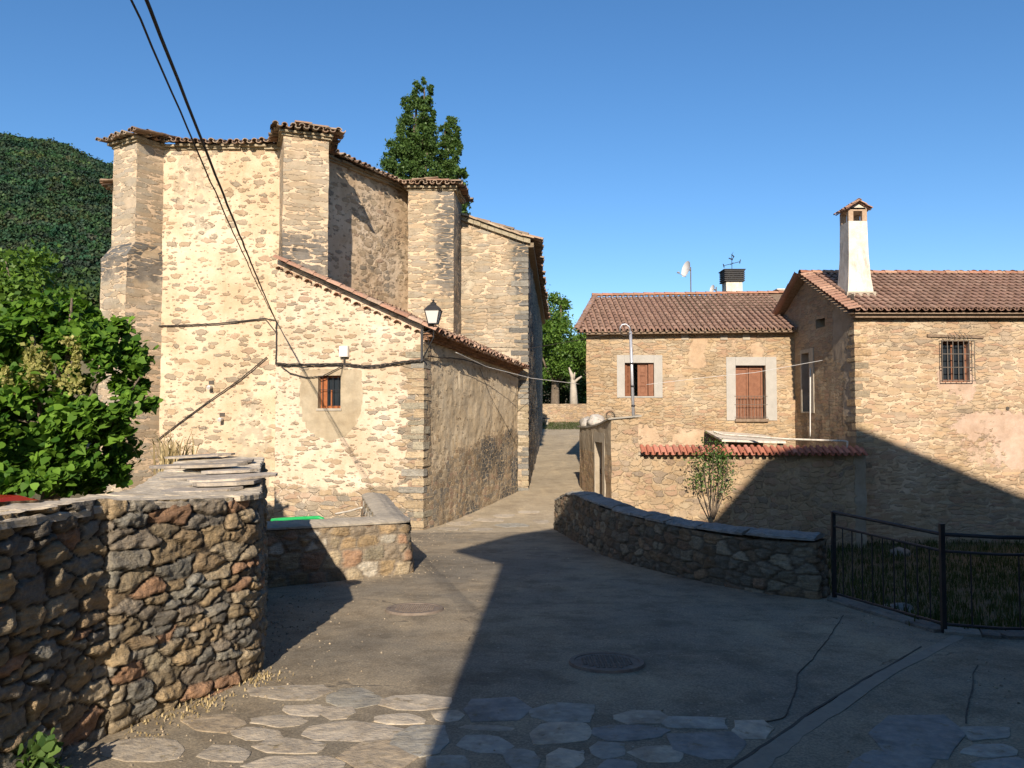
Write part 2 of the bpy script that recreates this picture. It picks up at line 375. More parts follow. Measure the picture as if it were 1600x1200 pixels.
M['rust'] = col_mat('rusty iron', [(.10, .085, .07), (.17, .14, .11)], 12, .7, .003)
M['galv'] = col_mat('galvanised steel', [(.42, .42, .43), (.55, .55, .56)], 6, .45, .001, .6)
M['white'] = col_mat('whitewash', [(.62, .56, .47), (.74, .68, .58)], 3, .9, .005)
def lime():
    s = NT('stained whitewash'); tc = s.n('TexCoord').outputs['Object']
    c = s.mix(s.srange(s.noise(tc, 3, 5, .65), .35, .7), (.66, .60, .50), (.52, .46, .37))
    c = s.mix(s.srange(s.noise(s.vmul(tc, (6, 6, 1.1)), 1.0, 6, .75), .48, .68, 0, .75), c, (.30, .265, .215))
    s.bump(s.noise(tc, 9, 6, .7), .02); return s.fin(c, .95)
M['white'] = lime()
M['whiteplastic'] = col_mat('white plastic', [(.62, .60, .56), (.68, .66, .62)], 3, .5, .0005)
M['cable'] = col_mat('black cable', [(.03, .026, .022), (.05, .042, .035)], 9, .7, .001)
M['cablew'] = col_mat('pale wire', [(.5, .48, .44), (.6, .58, .54)], 9, .6, .001)
M['green'] = col_mat('green painted steel', [(.02, .30, .08), (.025, .36, .10)], 9, .4, .001)
M['glass'] = NT('dark glass').fin((.02, .025, .03), .08)
M['frost'] = NT('lantern glass').fin((.55, .52, .47), .35)
M['carred'] = NT('red car paint').fin((.35, .012, .012), .2)
M['rubber'] = NT('rubber').fin((.02, .02, .02), .8)
M['brick'] = col_mat('chimney brick', [(.34, .23, .15), (.42, .31, .21)], 14, .9, .006)
M['bark'] = col_mat('bark', [(.10, .075, .05), (.19, .15, .11)], 5, .95, .03)
M['barkpale'] = col_mat('pale bark', [(.34, .29, .22), (.46, .40, .32)], 5, .95, .02)
M['dryground'] = None

def asphalt(name, base, tint, gravel=1.0, patch=1.0):
    s = NT(name); tc = s.n('TexCoord').outputs['Object']
    big = s.noise(tc, .45, 6, .7); mid = s.noise(tc, 2.2, 7, .75); f = s.noise(tc, 60, 4, .7)
    c = s.mix(s.srange(big, .35, .65), base, tint)
    c = s.mix(s.srange(mid, .42, .66, 0, .8 * patch), c, s.mix(1, c, (.60, .58, .56), 'MULTIPLY'))
    c = s.mix(s.srange(s.noise(s.vmul(tc, (1.5, .35, 1)), 1.0, 5, .65), .5, .68, 0, .6), c, s.mix(1, c, (1.28, 1.24, 1.16), 'MULTIPLY'))
    c = s.mix(s.srange(f, .38, .7), s.mix(1, c, (.72, .72, .72), 'MULTIPLY'), s.mix(1, c, (1.25, 1.23, 1.2), 'MULTIPLY'))
    v = s.n('TexVoronoi', feature='F1'); v.inputs['Scale'].default_value = 17; s.l(tc, v.inputs['Vector'])
    sep = s.n('SeparateColor'); s.l(v.outputs['Color'], sep.inputs[0])
    chip = s.math('MULTIPLY', s.srange(v.outputs['Distance'], .22, .12), s.srange(sep.outputs[0], .80, .84))
    c = s.mix(s.math('MULTIPLY', chip, .75 * gravel), c, s.mix(sep.outputs[1], (.50, .44, .34), (.36, .27, .17)))
    dk = s.srange(s.noise(s.vadd(tc, (7, 3, 0)), .9, 6, .7), .52, .64, 0, .5); c = s.mix(dk, c, s.mix(1, c, (.7, .68, .66), 'MULTIPLY'))
    # hairline cracks
    w = s.vadd(tc, s.vmul(s.vadd(s.noise(tc, 1.1, 4, .6, True), (-.5,) * 3), (1.2, 1.2, 0)))
    cr = s.n('TexVoronoi', feature='DISTANCE_TO_EDGE'); cr.inputs['Scale'].default_value = .33; s.l(w, cr.inputs['Vector'])
    ck = s.math('MULTIPLY', s.srange(cr.outputs['Distance'], .004, .0008), s.srange(big, .5, .6))
    c = s.mix(s.math('MULTIPLY', ck, .5), c, (.05, .045, .04))
    h = s.math('ADD', s.math('MULTIPLY', f, .5), s.math('ADD', s.math('MULTIPLY', chip, .8), s.math('MULTIPLY', mid, 1.2)))
    h = s.math('SUBTRACT', h, s.math('MULTIPLY', ck, 1.0))
    s.bump(h, .008); return s.fin(c, .93)
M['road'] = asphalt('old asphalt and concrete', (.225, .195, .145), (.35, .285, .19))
M['lane'] = asphalt('pale lane concrete', (.38, .315, .215), (.46, .38, .26), .3, .6)
def dirt(name, c0, c1, c2):
    s = NT(name); tc = s.n('TexCoord').outputs['Object']
    c = s.mix(s.srange(s.noise(tc, .7, 6, .7), .35, .65), c0, c1)
    c = s.mix(s.srange(s.noise(tc, 7, 6, .75), .5, .7), c, c2); s.bump(s.noise(tc, 9, 8, .75), .06); return s.fin(c, .97)
M['dirt'] = dirt('dry earth', (.16, .12, .07), (.10, .10, .045), (.22, .18, .11))
M['grassd'] = leaf_mat('rough grass', (.025, .038, .012), (.06, .075, .025), .2, .7, .1)
M['grassdry'] = leaf_mat('dry grass', (.26, .19, .09), (.42, .33, .18), .2, .8, .1)
M['catalpa'] = leaf_mat('catalpa leaf', (.03, .085, .01), (.10, .185, .02), .28, .6, .15)
M['pods'] = leaf_mat('pale seed clusters', (.22, .22, .06), (.34, .31, .11), .25, .6, .2)
M['poplar'] = leaf_mat('poplar leaf', (.035, .075, .018), (.075, .125, .03), .25, .45, .35)
M['elm'] = leaf_mat('elm leaf', (.045, .10, .014), (.10, .17, .025), .25, .5, .3)
M['darkleaf'] = leaf_mat('dark leaf', (.02, .045, .012), (.045, .075, .018), .15, .55, .2)
def hill_mat():
    s = NT('hillside wood'); ge = s.n('NewGeometry'); tc = s.n('TexCoord').outputs['Object']
    a = s.ramp(ge.outputs['Random Per Island'], [(0, (.034, .066, .036)), (.8, (.055, .096, .048)), (1, (.078, .118, .058))])
    vv = s.n('TexVoronoi', feature='F1'); vv.inputs['Scale'].default_value = .17; s.l(tc, vv.inputs['Vector']); a = s.mix(.6, a, s.mix(1, a, s.mix(.6, (.9, .9, .9), vv.outputs['Color']), 'MULTIPLY'))
    b = s.srange(s.noise(tc, .035, 4, .7), .4, .62); c = s.mix(b, a, s.mix(1, a, (.62, .72, .85), 'MULTIPLY'))  # teal shift puts distance haze into the leaf colour
    c = s.mix(s.srange(s.noise(tc, .012, 3, .6), .5, .66, 0, .7), c, s.mix(1, c, (1.6, 1.35, .95), 'MULTIPLY'))
    s.b.inputs['Specular IOR Level'].default_value = .05; return s.fin(c, .9)
M['hillleaf'] = hill_mat()
M['rose'] = leaf_mat('rose leaf', (.04, .09, .02), (.10, .16, .04), .3, .5, .3)

# ------------------------------------------------------------------ ground
RP = [(-40, .4), (-8, .05), (0, 0), (4, -.18), (17, -.816), (19, -.87), (21, -.82), (24.5, -.62), (28, -.42), (33, -.12), (60, 1.42), (75, 1.9), (120, 2.2), (3000, 2.2)]
def rz(y): return lerp(y, RP)
LEFT = [(-14, -3.0), (.5, -2.8), (4.7, -2.65), (6.3, -2.3), (8.4, -2.9), (9.6, -3.1), (10.5, -3.0), (11.4, -1.9), (12.2, -1.9), (14.8, -2.5), (17.9, -2.1), (18.2, -2.1), (24.5, .1), (24.8, .5), (46, 1.7), (49, -2), (60, -9)]
RIGHT = [(-14, 12), (7.35, 12), (7.5, 4.6), (7.8, 4.15), (9.7, 3.95), (11.5, 3.0), (14.2, 2.0), (17.6, 1.65), (18.6, 1.5), (19.2, 2.75), (21, 2.75), (25.6, 2.3), (28.5, 2.6), (40, 5.2), (49, 9), (60, 14)]
def left(y): return lerp(y, LEFT)
def right(y): return lerp(y, RIGHT)
def gz(x, y):
    z = rz(y)
    if x > right(y) or y > 7.4 and x > 3:
        e = min(max(0, x - right(y)), 30); k = sstep(7.4, 9.0, y)
        z -= min(1.0, .42 * e) * k * (1 - sstep(28, 40, y))
    return z
def sheet(xs, ys, f, name, mat, kind='structure'):
    mb = MB()
    for y in ys:
        for x in xs: mb.vert((x, y, f(x, y)))
    n = len(xs)
    for j in range(len(ys) - 1):
        for i in range(n - 1): mb.f.append([j * n + i, j * n + i + 1, (j + 1) * n + i + 1, (j + 1) * n + i])
    o = mb.build(name, mat, smooth=True); o['kind'] = kind; return o
def grade(a, b, lim, fine):
    o = [0.]; s = fine
    while o[-1] < lim:
        if o[-1] > 28: s *= 1.25
        o.append(o[-1] + s)
    return o
gx = [-v for v in grade(0, 0, 1500, .4)[::-1]][:-1] + grade(0, 0, 1500, .4)
gy = [-v for v in grade(0, 0, 60, 1.0)[::-1]][:-1] + grade(0, 0, 2500, .45)
def gground(x, y):
    on = left(y) - .25 < x < right(y) + .25 and -14.5 < y < 61
    return gz(x, y) - (.05 if on else 0) + (0 if on else .04 * nz(x * .7, y * .7) + .02 * nz(x * 2.3, y * 2.3))
sheet(gx, gy, gground, 'ground', M['dirt'])
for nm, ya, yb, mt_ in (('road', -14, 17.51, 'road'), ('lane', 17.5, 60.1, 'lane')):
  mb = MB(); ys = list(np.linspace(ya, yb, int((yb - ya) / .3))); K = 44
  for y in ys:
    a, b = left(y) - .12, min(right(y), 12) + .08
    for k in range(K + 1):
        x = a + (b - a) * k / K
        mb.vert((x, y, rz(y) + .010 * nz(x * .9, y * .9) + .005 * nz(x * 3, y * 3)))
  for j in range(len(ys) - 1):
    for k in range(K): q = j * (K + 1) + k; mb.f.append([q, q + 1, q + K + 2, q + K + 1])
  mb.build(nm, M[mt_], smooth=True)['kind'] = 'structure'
def onroad(px, py, lift=0):   # pixel -> point on the road surface
    Y = 8.
    for _ in range(30):
        r = ray(px, py); k = (rz(Y) + lift - EYE) / r.z; Y = .5 * Y + .5 * k * r.y
    return Vector((r.x * Y / r.y, Y, rz(Y) + lift))
# flagstones let into the paving
FL = [(455,1082,120,20,0),(552,1091,75,24,1),(655,1097,108,20,0),(471,1111,58,15,0),(528,1115,60,15,0),(433,1127,74,15,0),(627,1124,78,13,0),(702,1118,46,15,0),(402,1147,72,16,0),(548,1142,138,26,0),(657,1156,82,42,1),(455,1166,104,20,0),(350,1179,78,26,0),(222,1172,118,30,0),(590,1182,112,40,3),(470,1193,150,28,0),(335,1130,92,24,3),(772,1110,108,30,2),(885,1115,92,24,1),(995,1122,88,18,0),(1090,1130,86,16,1),(757,1162,72,28,1),(762,1137,84,8,0),(878,1145,92,28,0),(992,1145,98,20,2),(1178,1141,66,26,0),(952,1172,50,24,1),(1110,1165,108,36,2),(1030,1177,76,24,0),(885,1188,50,30,0),(815,1188,52,30,1),(967,1197,60,18,2),(1440,1153,132,62,2),(1540,1145,80,20,1),(1551,1174,78,18,1),(1390,1191,120,28,2),(1560,1196,90,18,2),(700,1196,70,24,1),
      (720,818,40,5,0),(765,812,46,5,0),(700,826,30,4,0),(800,821,50,5,1),(752,827,36,4,0),(845,815,24,5,0),(790,806,34,4,0),(825,800,30,4,0),(735,806,26,4,3)]
pal = {0: (.39, .34, .265), 1: (.31, .295, .25), 2: (.24, .235, .215), 3: (.34, .28, .2)}
mb = MB(); rd = random.Random(3)
for cx, cy, w, h, t in FL:
    w *= 1.12; h *= 1.22
    pts = []; n = rd.randint(6, 9); ph = rd.uniform(0, 9); aj = [rd.uniform(-.22, .22) for _ in range(n)]
    for k in range(n):
        a = 2 * math.pi * (k + aj[k]) / n; e = 3.4
        q = (abs(math.cos(a)) ** e + abs(math.sin(a)) ** e) ** (-1 / e) * (1 + .25 * nz(k * .9, ph, cx) + rd.uniform(-.16, .16))
        pts.append(onroad(cx + w * .5 * math.cos(a) * q, min(1300, cy + h * .5 * math.sin(a) * q), 0))
    q_ = []
    for k in range(n):
        A_, B_ = pts[k], pts[(k + 1) % n]
        for t_ in (0, .33, .66): p_ = A_.lerp(B_, t_); q_.append(p_ + Vector((.018 * nz(p_.x * 9, p_.y * 9), .018 * nz(p_.x * 9, p_.y * 9, 5), 0)) + (p_ - sum(pts, Vector()) / n) * (.0 if t_ else .0))
    pts = q_; n = len(pts)
    k = rd.uniform(.85, 1.12); col = tuple(c * k for c in pal[t]); c0 = sum(pts, Vector()) / n; i0 = len(mb.v)
    zt = .003 + rd.uniform(0, .004)
    for s_, dz in ((1.0, -.01), (.985, zt * .7), (.93, zt), (.5, zt + .002)):
        for p in pts:
            q = c0 + (p - c0) * s_; mb.vert((q.x, q.y, rz(q.y) + .010 * nz(q.x * .9, q.y * .9) + dz), col)
    for a in range(3):
        for b in range(n): mb.f.append([i0 + a * n + b, i0 + a * n + (b + 1) % n, i0 + (a + 1) * n + (b + 1) % n, i0 + (a + 1) * n + b])
    mb.f.append([i0 + 3 * n + b for b in range(n)])
for f in mb.f: f.reverse()
mb.build('paving', M['slab'], smooth=False)['kind'] = 'structure'
# concrete drainage channel and the low step beside it, bottom right
def ribbon(pix, w0, w1, lift, name, mat, col=(.3, .3, .28), thick=.0):
    mb = MB(); pts = [onroad(*q) for q in pix]; out = []
    for a, b in zip(pts[:-1], pts[1:]):
        for k in range(10): out.append(a.lerp(b, k / 10))
    out.append(pts[-1])
    for _ in range(5): out = [out[0]] + [(out[i - 1] + out[i] * 2 + out[i + 1]) / 4 for i in range(1, len(out) - 1)] + [out[-1]]
    out = [p + Vector((.03 * nz(p.y * 2.5, w0 * 99) + .012 * nz(p.y * 11, w0 * 9), 0, 0)) for p in out]
    for i, p in enumerate(out):
        t = (out[min(i + 1, len(out) - 1)] - out[max(0, i - 1)]); n = Vector((t.y, -t.x, 0)).normalized(); w = w0 + (w1 - w0) * i / len(out)
        w *= 1 + .35 * nz(i * .7, w0 * 50)
        for s_, dz in ((-1.1, -.03), (-1, lift), (1, lift), (1.1, -.03)):
            q = p + n * w * s_ * .5; mb.vert((q.x, q.y, rz(q.y) + .010 * nz(q.x * .9, q.y * .9) + dz), col)
    for i in range(len(out) - 1):
        for k in range(3): a = i * 4 + k; mb.f.append([a, a + 1, a + 5, a + 4])
    o = mb.build(name, mat); o['kind'] = 'structure'; return o
M['concrete'] = col_mat('worn concrete', [(.24, .22, .18), (.33, .30, .25)], 4, .95, .004)
M['channel'] = col_mat('smooth trowelled concrete', [(.23, .20, .155), (.29, .25, .185)], 7, .95, .004)
M['crack'] = col_mat('tar seam', [(.07, .06, .05), (.10, .085, .065)], 9, .95, .004)
ribbon([(1500, 992), (1380, 1055), (1250, 1140), (1130, 1230)], .10, .15, .004, 'channel', M['channel'])
ribbon([(1440, 1010), (1330, 1075), (1235, 1135), (1135, 1206), (1100, 1230)], .012, .025, .006, 'kerb_seam', M['crack'])
ribbon([(1318, 962), (1285, 1010), (1250, 1055), (1238, 1085), (1225, 1122), (1180, 1130)], .005, .008, .006, 'road_seam', M['crack'])
ribbon([(1530, 1040), (1512, 1090), (1505, 1130)], .006, .008, .006, 'paving_seam', M['crack'])

# ------------------------------------------------------------------ relief stone walls (modelled stones)
def voro(U, V, seeds, sx, sy, warp=.035):
    wu = np.array([nz(a * 7, b * 11, 1.3) + .5 * nz(a * 22, b * 30, 2.3) for a, b in zip(U, V)]) 
    wv = np.array([nz(a * 6, b * 9, 7.3) + .5 * nz(a * 20, b * 30, 5.3) for a, b in zip(U, V)]) 
    A = np.stack([(U + wu * warp) / sx, (V + wv * warp * .6) / sy], 1); S = np.stack([seeds[:, 0] / sx, seeds[:, 1] / sy], 1)
    near = np.empty(len(U), int); e = np.empty(len(U))
    for i in range(0, len(U), 4000):
        q = np.abs(A[i:i + 4000, None, :] - S[None]); D = (.45 * np.sqrt((q ** 2).sum(2)) + .55 * q.max(2)) + seeds[None, :, 2] * .10
        o = np.argpartition(D, 1, axis=1)[:, :2]; d = np.take_along_axis(D, o, 1); k = d.argmin(1)
        near[i:i + 4000] = o[np.arange(len(k)), k]; e[i:i + 4000] = d.max(1) - d.min(1)
    return near, e
def relief_wall(name, Rl, Ll, zb, zt, mat, parent=None, sx=.26, sy=.15, res=.022, relief=.035, pal=None, joint=(.10, .08, .055), seed=1, mort=.16, sizevar=.25, top=True, dark=None):
    """Rl / Ll: right and left footprint lines, same count, listed from near to far. zt(s in 0..1), zb(x,y)"""
    def dense(l):
        l = [Vector((a, b, 0)) for a, b in l]; out = []
        for i in range(len(l) - 1):
            p0, p1, p2, p3 = l[max(0, i - 1)], l[i], l[i + 1], l[min(len(l) - 1, i + 2)]
            for k in range(8):
                t = k / 8; out.append(.5 * ((2 * p1) + (p2 - p0) * t + (2 * p0 - 5 * p1 + 4 * p2 - p3) * t * t + (3 * p1 - p0 - 3 * p2 + p3) * t ** 3))
        out.append(l[-1]); return out
    r_, l_ = dense(Rl), dense(Ll); n = len(r_)
    loop = [(p, i / (n - 1)) for i, p in enumerate(r_)] 
    e0, e1 = r_[-1], l_[-1]; loop += [(e0.lerp(e1, k / 5), 1.) for k in range(1, 5)]
    loop += [(p, 1 - i / (n - 1)) for i, p in enumerate(l_[::-1])]
    e0, e1 = l_[0], r_[0]; loop += [(e0.lerp(e1, k / 5), 0.) for k in range(1, 5)] + [loop[0]]
    # resample
    S = [0.]
    for a, b in zip(loop[:-1], loop[1:]): S.append(S[-1] + (b[0] - a[0]).length)
    Lt = S[-1]; nu = int(Lt / res); us = np.linspace(0, Lt, nu)
    X = np.interp(us, S, [a[0].x for a in loop]); Y = np.interp(us, S, [a[0].y for a in loop]); T = np.interp(us, S, [a[1] for a in loop])
    hmax = max(zt(t) for t in (0, .25, .5, .75, 1)) - min(zb(x, y) for x, y in zip(X[::20], Y[::20])) + .05
    nv = int(hmax / res) + 1
    rd = random.Random(seed); seeds = []; v = -.1
    while v < hmax + .3:
        hh = sy * rd.uniform(.5, 1.6); u = -rd.random() * sx
        while u < Lt + sx:
            ww = sx * rd.choice((rd.uniform(.25, .6), rd.uniform(.6, 1.3), rd.uniform(1.2, 2.0))); seeds.append((u + ww / 2, v + hh * (.5 + rd.uniform(-.38, .38)), rd.uniform(-1, 1))); u += ww
        v += hh
    seeds = np.array(seeds)
    Z0 = np.array([zb(x, y) for x, y in zip(X, Y)]); Z1 = np.array([zt(t) for t in T])
    tt = np.linspace(0, 1, nv); Z = Z0[:, None] + (Z1 - Z0)[:, None] * tt[None]
    Ug = np.repeat(us, nv); Vg = (Z - Z.min()).ravel()
    k_, e_ = voro(Ug, Vg, seeds, sx, sy)
    hgt = np.clip((e_ - mort * .25) / .13, 0, 1); hgt = hgt * hgt * (3 - 2 * hgt) * .85 + .15 * np.clip(e_ / .6, 0, 1)
    rr = np.random.default_rng(seed); off = rr.uniform(-.35, 1, len(seeds)); tilt = rr.uniform(-1, 1, (len(seeds), 2)) * 1.1
    du, dv = Ug - seeds[k_, 0], Vg - seeds[k_, 1]
    ns = np.array([1.6 * abs(nz(a * 5, b * 8, seed)) - .5 + nz(a * 11, b * 16, seed) + .6 * nz(a * 26, b * 34, seed + 3) for a, b in zip(Ug, Vg)])
    disp = relief * (hgt * (.7 + .6 * off[k_]) + hgt * (tilt[k_, 0] * du / sx + tilt[k_, 1] * dv / sy) * .7 + ns * .42 * (.3 + hgt))
    tx, ty = np.gradient(X), np.gradient(Y); ll = np.hypot(tx, ty) + 1e-9; nx, ny = ty / ll, -tx / ll
    # smooth corner normals
    for _ in range(6):
        nx = (np.roll(nx, 1) + nx + np.roll(nx, -1)) / 3; ny = (np.roll(ny, 1) + ny + np.roll(ny, -1)) / 3
    nl = np.hypot(nx, ny); nx /= nl; ny /= nl
    bat = (1 - np.tile(tt, nu)) * .05
    PX = np.repeat(X, nv) + np.repeat(nx, nv) * (disp + bat); PY = np.repeat(Y, nv) + np.repeat(ny, nv) * (disp + bat)
    pal = pal or [(.26, .195, .12), (.31, .235, .14), (.20, .19, .16), (.22, .18, .12), (.27, .165, .10), (.25, .235, .19), (.28, .24, .165), (.16, .145, .12), (.34, .28, .19), (.20, .17, .13), (.23, .21, .17), (.29, .22, .13), (.24, .19, .12)]
    pc = np.array([np.array(rd.choice(pal)) * rd.uniform(.75, 1.25) for _ in seeds]); c = pc[k_]
    jm = np.clip((e_ - mort * .25) / (mort * .6), 0, 1)[:, None]; c = np.array(joint) * (1 - jm) + c * jm
    mb = MB(); mb.v = [tuple(q) for q in np.stack([PX, PY, Z.ravel()], 1)]; mb.c = [tuple(q) for q in c]
    for i in range(nu - 1):
        for j in range(nv - 1): a = i * nv + j; mb.f.append([a, a + nv, a + nv + 1, a + 1])
    o = mb.build(name, mat, parent, smooth=True)
    return o, r_, l_

def coping(name, r_, l_, zt, mat, parent, over=.03, thick=.05, dome=0., seed=1, slab=None, col=(.33, .29, .23), nw=10, rough=.012):
    mb = MB(); n = len(r_); rd = random.Random(seed); SS = [0.]
    for i in range(n - 1): SS.append(SS[-1] + ((r_[i + 1] - r_[i]).length + (l_[i + 1] - l_[i]).length) / 2)
    L = SS[-1]; k = int(L / .05); rows = []
    cut = 0; sid = 0; cuts = []
    u = 0
    while u < L: cuts.append(u); u += (slab or 99) * rd.uniform(.6, 1.4)
    scol = [tuple(c * k_ for c in col) for k_ in [rd.uniform(.85, 1.15) for _ in cuts]]; sz = [rd.uniform(-.012, .014) if slab else 0 for _ in cuts]; so_ = [rd.uniform(-.03, .03) if slab else 0 for _ in cuts]
    segs = [[]]
    for i in range(k + 1):
        u = L * i / k; q = max(j for j, c in enumerate(cuts) if c <= u + 1e-6)
        if q != sid: segs.append([]); sid = q
        a = Vector((np.interp(u, SS, [p.x for p in r_]), np.interp(u, SS, [p.y for p in r_]), 0)); b = Vector((np.interp(u, SS, [p.x for p in l_]), np.interp(u, SS, [p.y for p in l_]), 0))
        segs[-1].append((u, a, b, q))
    for seg in segs:
        if len(seg) < 2: continue
        i0 = len(mb.v); m = nw + 5
        for ii, (u, a, b, q) in enumerate(seg):
            d = (a - b).normalized(); ov = over + so_[q] + .02 * nz(u * 5, seed); a2, b2 = a + d * ov, b - d * (over + .02 * nz(u * 5, seed + 9)); z = zt(u / L) + sz[q]
            dd = (seg[1][1] - seg[0][1]).normalized() * (.004 if ii == 0 else -.004 if ii == len(seg) - 1 else 0)
            e = .0 if 0 < ii < len(seg) - 1 else 0
            prof = [(a2 - d * .03, z - .0), (a2, z + .0)]
            ring = [(a2 - d * .05, z), (a2 + d * .01 * nz(u * 14, 3), z + .002), (a2 + d * .012 * nz(u * 11, 5), z + thick * .85)]
            for w in range(nw + 1):
                t = w / nw; p = a2.lerp(b2, .01 + .98 * t); ring.append((p, z + thick + dome * math.sin(math.pi * t) ** .7 + rough * nz(p.x * 6, p.y * 6, seed) + rough * .8 * nz(p.x * 19, p.y * 19, seed)))
            ring.append((b2, z + .002)); 
            for p, zz in ring: mb.vert((p.x + dd.x, p.y + dd.y, zz), scol[q])
        m = nw + 5
        for ii in range(len(seg) - 1):
            for w in range(m - 1): a = i0 + ii * m + w; mb.f.append([a, a + m, a + m + 1, a + 1])
        mb.f.append([i0 + w for w in range(m)]); mb.f.append([i0 + (len(seg) - 1) * m + w for w in range(m)][::-1])
    for f in mb.f: f.reverse()
    return mb.build(name, mat, parent)

# near wall on the left
NR = [(-2.78, -1.0), (-2.64, 2.2), (-2.53, 4.66), (-2.45, 5.0), (-2.27, 5.5), (-2.06, 6.05), (-2.04, 6.4), (-2.25, 7.1), (-2.62, 8.3), (-2.95, 9.5)]
NL = [(-3.1, -1.0), (-3.1, 2.2), (-3.12, 4.4), (-3.12, 4.9), (-3.1, 5.5), (-3.1, 6.1), (-3.15, 6.6), (-3.3, 7.3), (-3.6, 8.5), (-3.95, 9.7)]
nw_t = thing('stone_wall', 'tall dry stone boundary wall with slate coping in the left foreground', 'wall', (-2.8, 4, -.2))
def nzt(t): return lerp(t, [(0, 1.24), (.3, 1.20), (.55, 1.10), (.72, 1.03), (.85, 1.10), (1, 1.16)])
o, a_, b_ = relief_wall('masonry', NR, NL, lambda x, y: rz(y) - .08, lambda t: nzt(t) - .01, M['nearstone'], nw_t, .25, .100, .0145, .033, seed=9, mort=.11, joint=(.045, .035, .025))
coping('coping', a_, b_, nzt, M['slab'], nw_t, .045, .045, .0, 4, 1.5, (.44, .385, .30), 16, .014)
# a few thick loose slates heaped along the far run
mbs = MB(); rd = random.Random(11)
for k in range(9):
    t = .72 + .27 * k / 9; i = int(t * (len(a_) - 1)); c = a_[i].lerp(b_[i], rd.uniform(.15, .8)); z = nzt(t) + .045 + (k % 3) * .02
    w, d_, h, rz_ = rd.uniform(.45, .85), rd.uniform(.35, .6), rd.uniform(.018, .032), rd.uniform(-.6, .6); n = 11; i0 = len(mbs.v); kk = rd.uniform(.8, 1.2); col = tuple(q * kk for q in (.33, .29, .24))
    for dz in (0, h):
        for q in range(n):
            an = 2 * math.pi * q / n; rr_ = 1 + .35 * nz(q * 1.3, k); x, y = w / 2 * math.cos(an) * rr_, d_ / 2 * math.sin(an) * rr_
            mbs.vert((c.x + x * math.cos(rz_) - y * math.sin(rz_), c.y + x * math.sin(rz_) + y * math.cos(rz_), z + dz + .04 * x), col)
    mbs.f.append([i0 + n + q for q in range(n)])
    for q in range(n): mbs.f.append([i0 + q, i0 + (q + 1) % n, i0 + n + (q + 1) % n, i0 + n + q])
mbs.build('loose_slates', M['slab'], nw_t)

# small L wall
SR = [(-3.25, 10.25), (-2.6, 10.72), (-1.95, 11.22), (-1.56, 11.52), (-1.5, 11.75), (-1.62, 12.3), (-2.0, 13.6), (-2.3, 14.7)]
SL = [(-3.45, 10.65), (-2.85, 11.1), (-2.3, 11.55), (-2.05, 11.8), (-2.02, 12.0), (-2.12, 12.5), (-2.45, 13.7), (-2.75, 14.8)]
t_ = thing('low_wall', 'low stone and cement wall turning a corner in front of the annex', 'wall', (-2, 11.5, -.6))
def szt(t): return lerp(t, [(0, .24), (.45, .16), (.55, .12), (.75, .17), (1, .22)])
PW = [(.29, .215, .125), (.31, .225, .13), (.22, .18, .13), (.30, .19, .12), (.28, .245, .175), (.25, .19, .12), (.33, .27, .18), (.46, .42, .34)]
o, a2_, b2_ = relief_wall('masonry', SR, SL, lambda x, y: rz(y) - .08, lambda t: szt(t) - .01, M['nearstone'], t_, .25, .16, .025, .022, PW, (.23, .19, .14), 8, .3)
coping('coping', a2_, b2_, szt, M['cement'], t_, .02, .03, .05, 5, None, (.3, .3, .3), 10, .01)
# curved parapet
PR = [(3.80, 9.80), (3.40, 10.15), (2.9, 11.0), (2.3, 12.4), (1.98, 13.8), (1.72, 15.6), (1.6, 17.3), (1.3, 18.2)]
PL = [(3.58, 9.50), (3.12, 9.90), (2.58, 10.8), (1.95, 12.3), (1.6, 13.7), (1.32, 15.6), (1.15, 17.2), (.98, 18.1)]
t_ = thing('parapet_wall', 'curved stone parapet wall sweeping along the right of the road', 'wall', (2, 14, -.7))
def pzt(t): return lerp(t, [(0, .22), (.25, .16), (.5, .14), (.75, .13), (.88, .02), (1, -.22)])
o, a3_, b3_ = relief_wall('masonry', PR, PL, lambda x, y: rz(y) - (.9 if x > right(y) - .1 else .08), lambda t: pzt(t) - .01, M['nearstone'], t_, .24, .12, .028, .028, [(.17, .125, .08), (.20, .14, .085), (.13, .11, .08), (.19, .13, .085), (.16, .14, .105), (.22, .185, .13)], (.11, .09, .065), 9, .25)  # stone colours darkened to deepen the shade along the parapet
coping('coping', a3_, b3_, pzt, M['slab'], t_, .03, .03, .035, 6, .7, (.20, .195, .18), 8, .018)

# ------------------------------------------------------------------ church
def zw(mb_fn): return mb_fn
CH = thing('church', 'tall apse of a rubble stone church with corner buttresses and clay tiled eaves', 'church', (-6, 24, -1))
EZ = 8.5; ZB = -1.4
Q0, Q1, Q2, Q3 = (-11.2, 24.4), (-8.95, 20.0), (-5.3, 20.0), (-3.0, 24.3)
def czone(u, z):
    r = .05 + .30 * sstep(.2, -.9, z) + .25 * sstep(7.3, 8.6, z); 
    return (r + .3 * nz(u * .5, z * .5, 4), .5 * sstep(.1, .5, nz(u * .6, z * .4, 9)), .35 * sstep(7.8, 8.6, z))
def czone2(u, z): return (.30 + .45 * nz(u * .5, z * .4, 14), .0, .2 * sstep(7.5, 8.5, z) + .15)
mb = MB()
wall(mb, Q0, Q1, ZB, EZ, zone=czone); wall(mb, Q1, Q2, ZB, EZ, zone=czone); wall(mb, Q2, Q3, ZB, EZ, zone=czone2)
wall(mb, Q3, (-3.0, 25.0), ZB, EZ, zone=czone2); wall(mb, (-12, 46), Q0, ZB, EZ, zone=czone, step=.4)
mb.build('apse_wall', M['church'], CH, attr='zone')
NF0, NF1, NS = (-3.2, 24.85), (.50, 24.85), (1.75, 46)
def nzt_(u): return 7.92 - .78 * min(1, max(0, (u - 1.5) / 2.2))
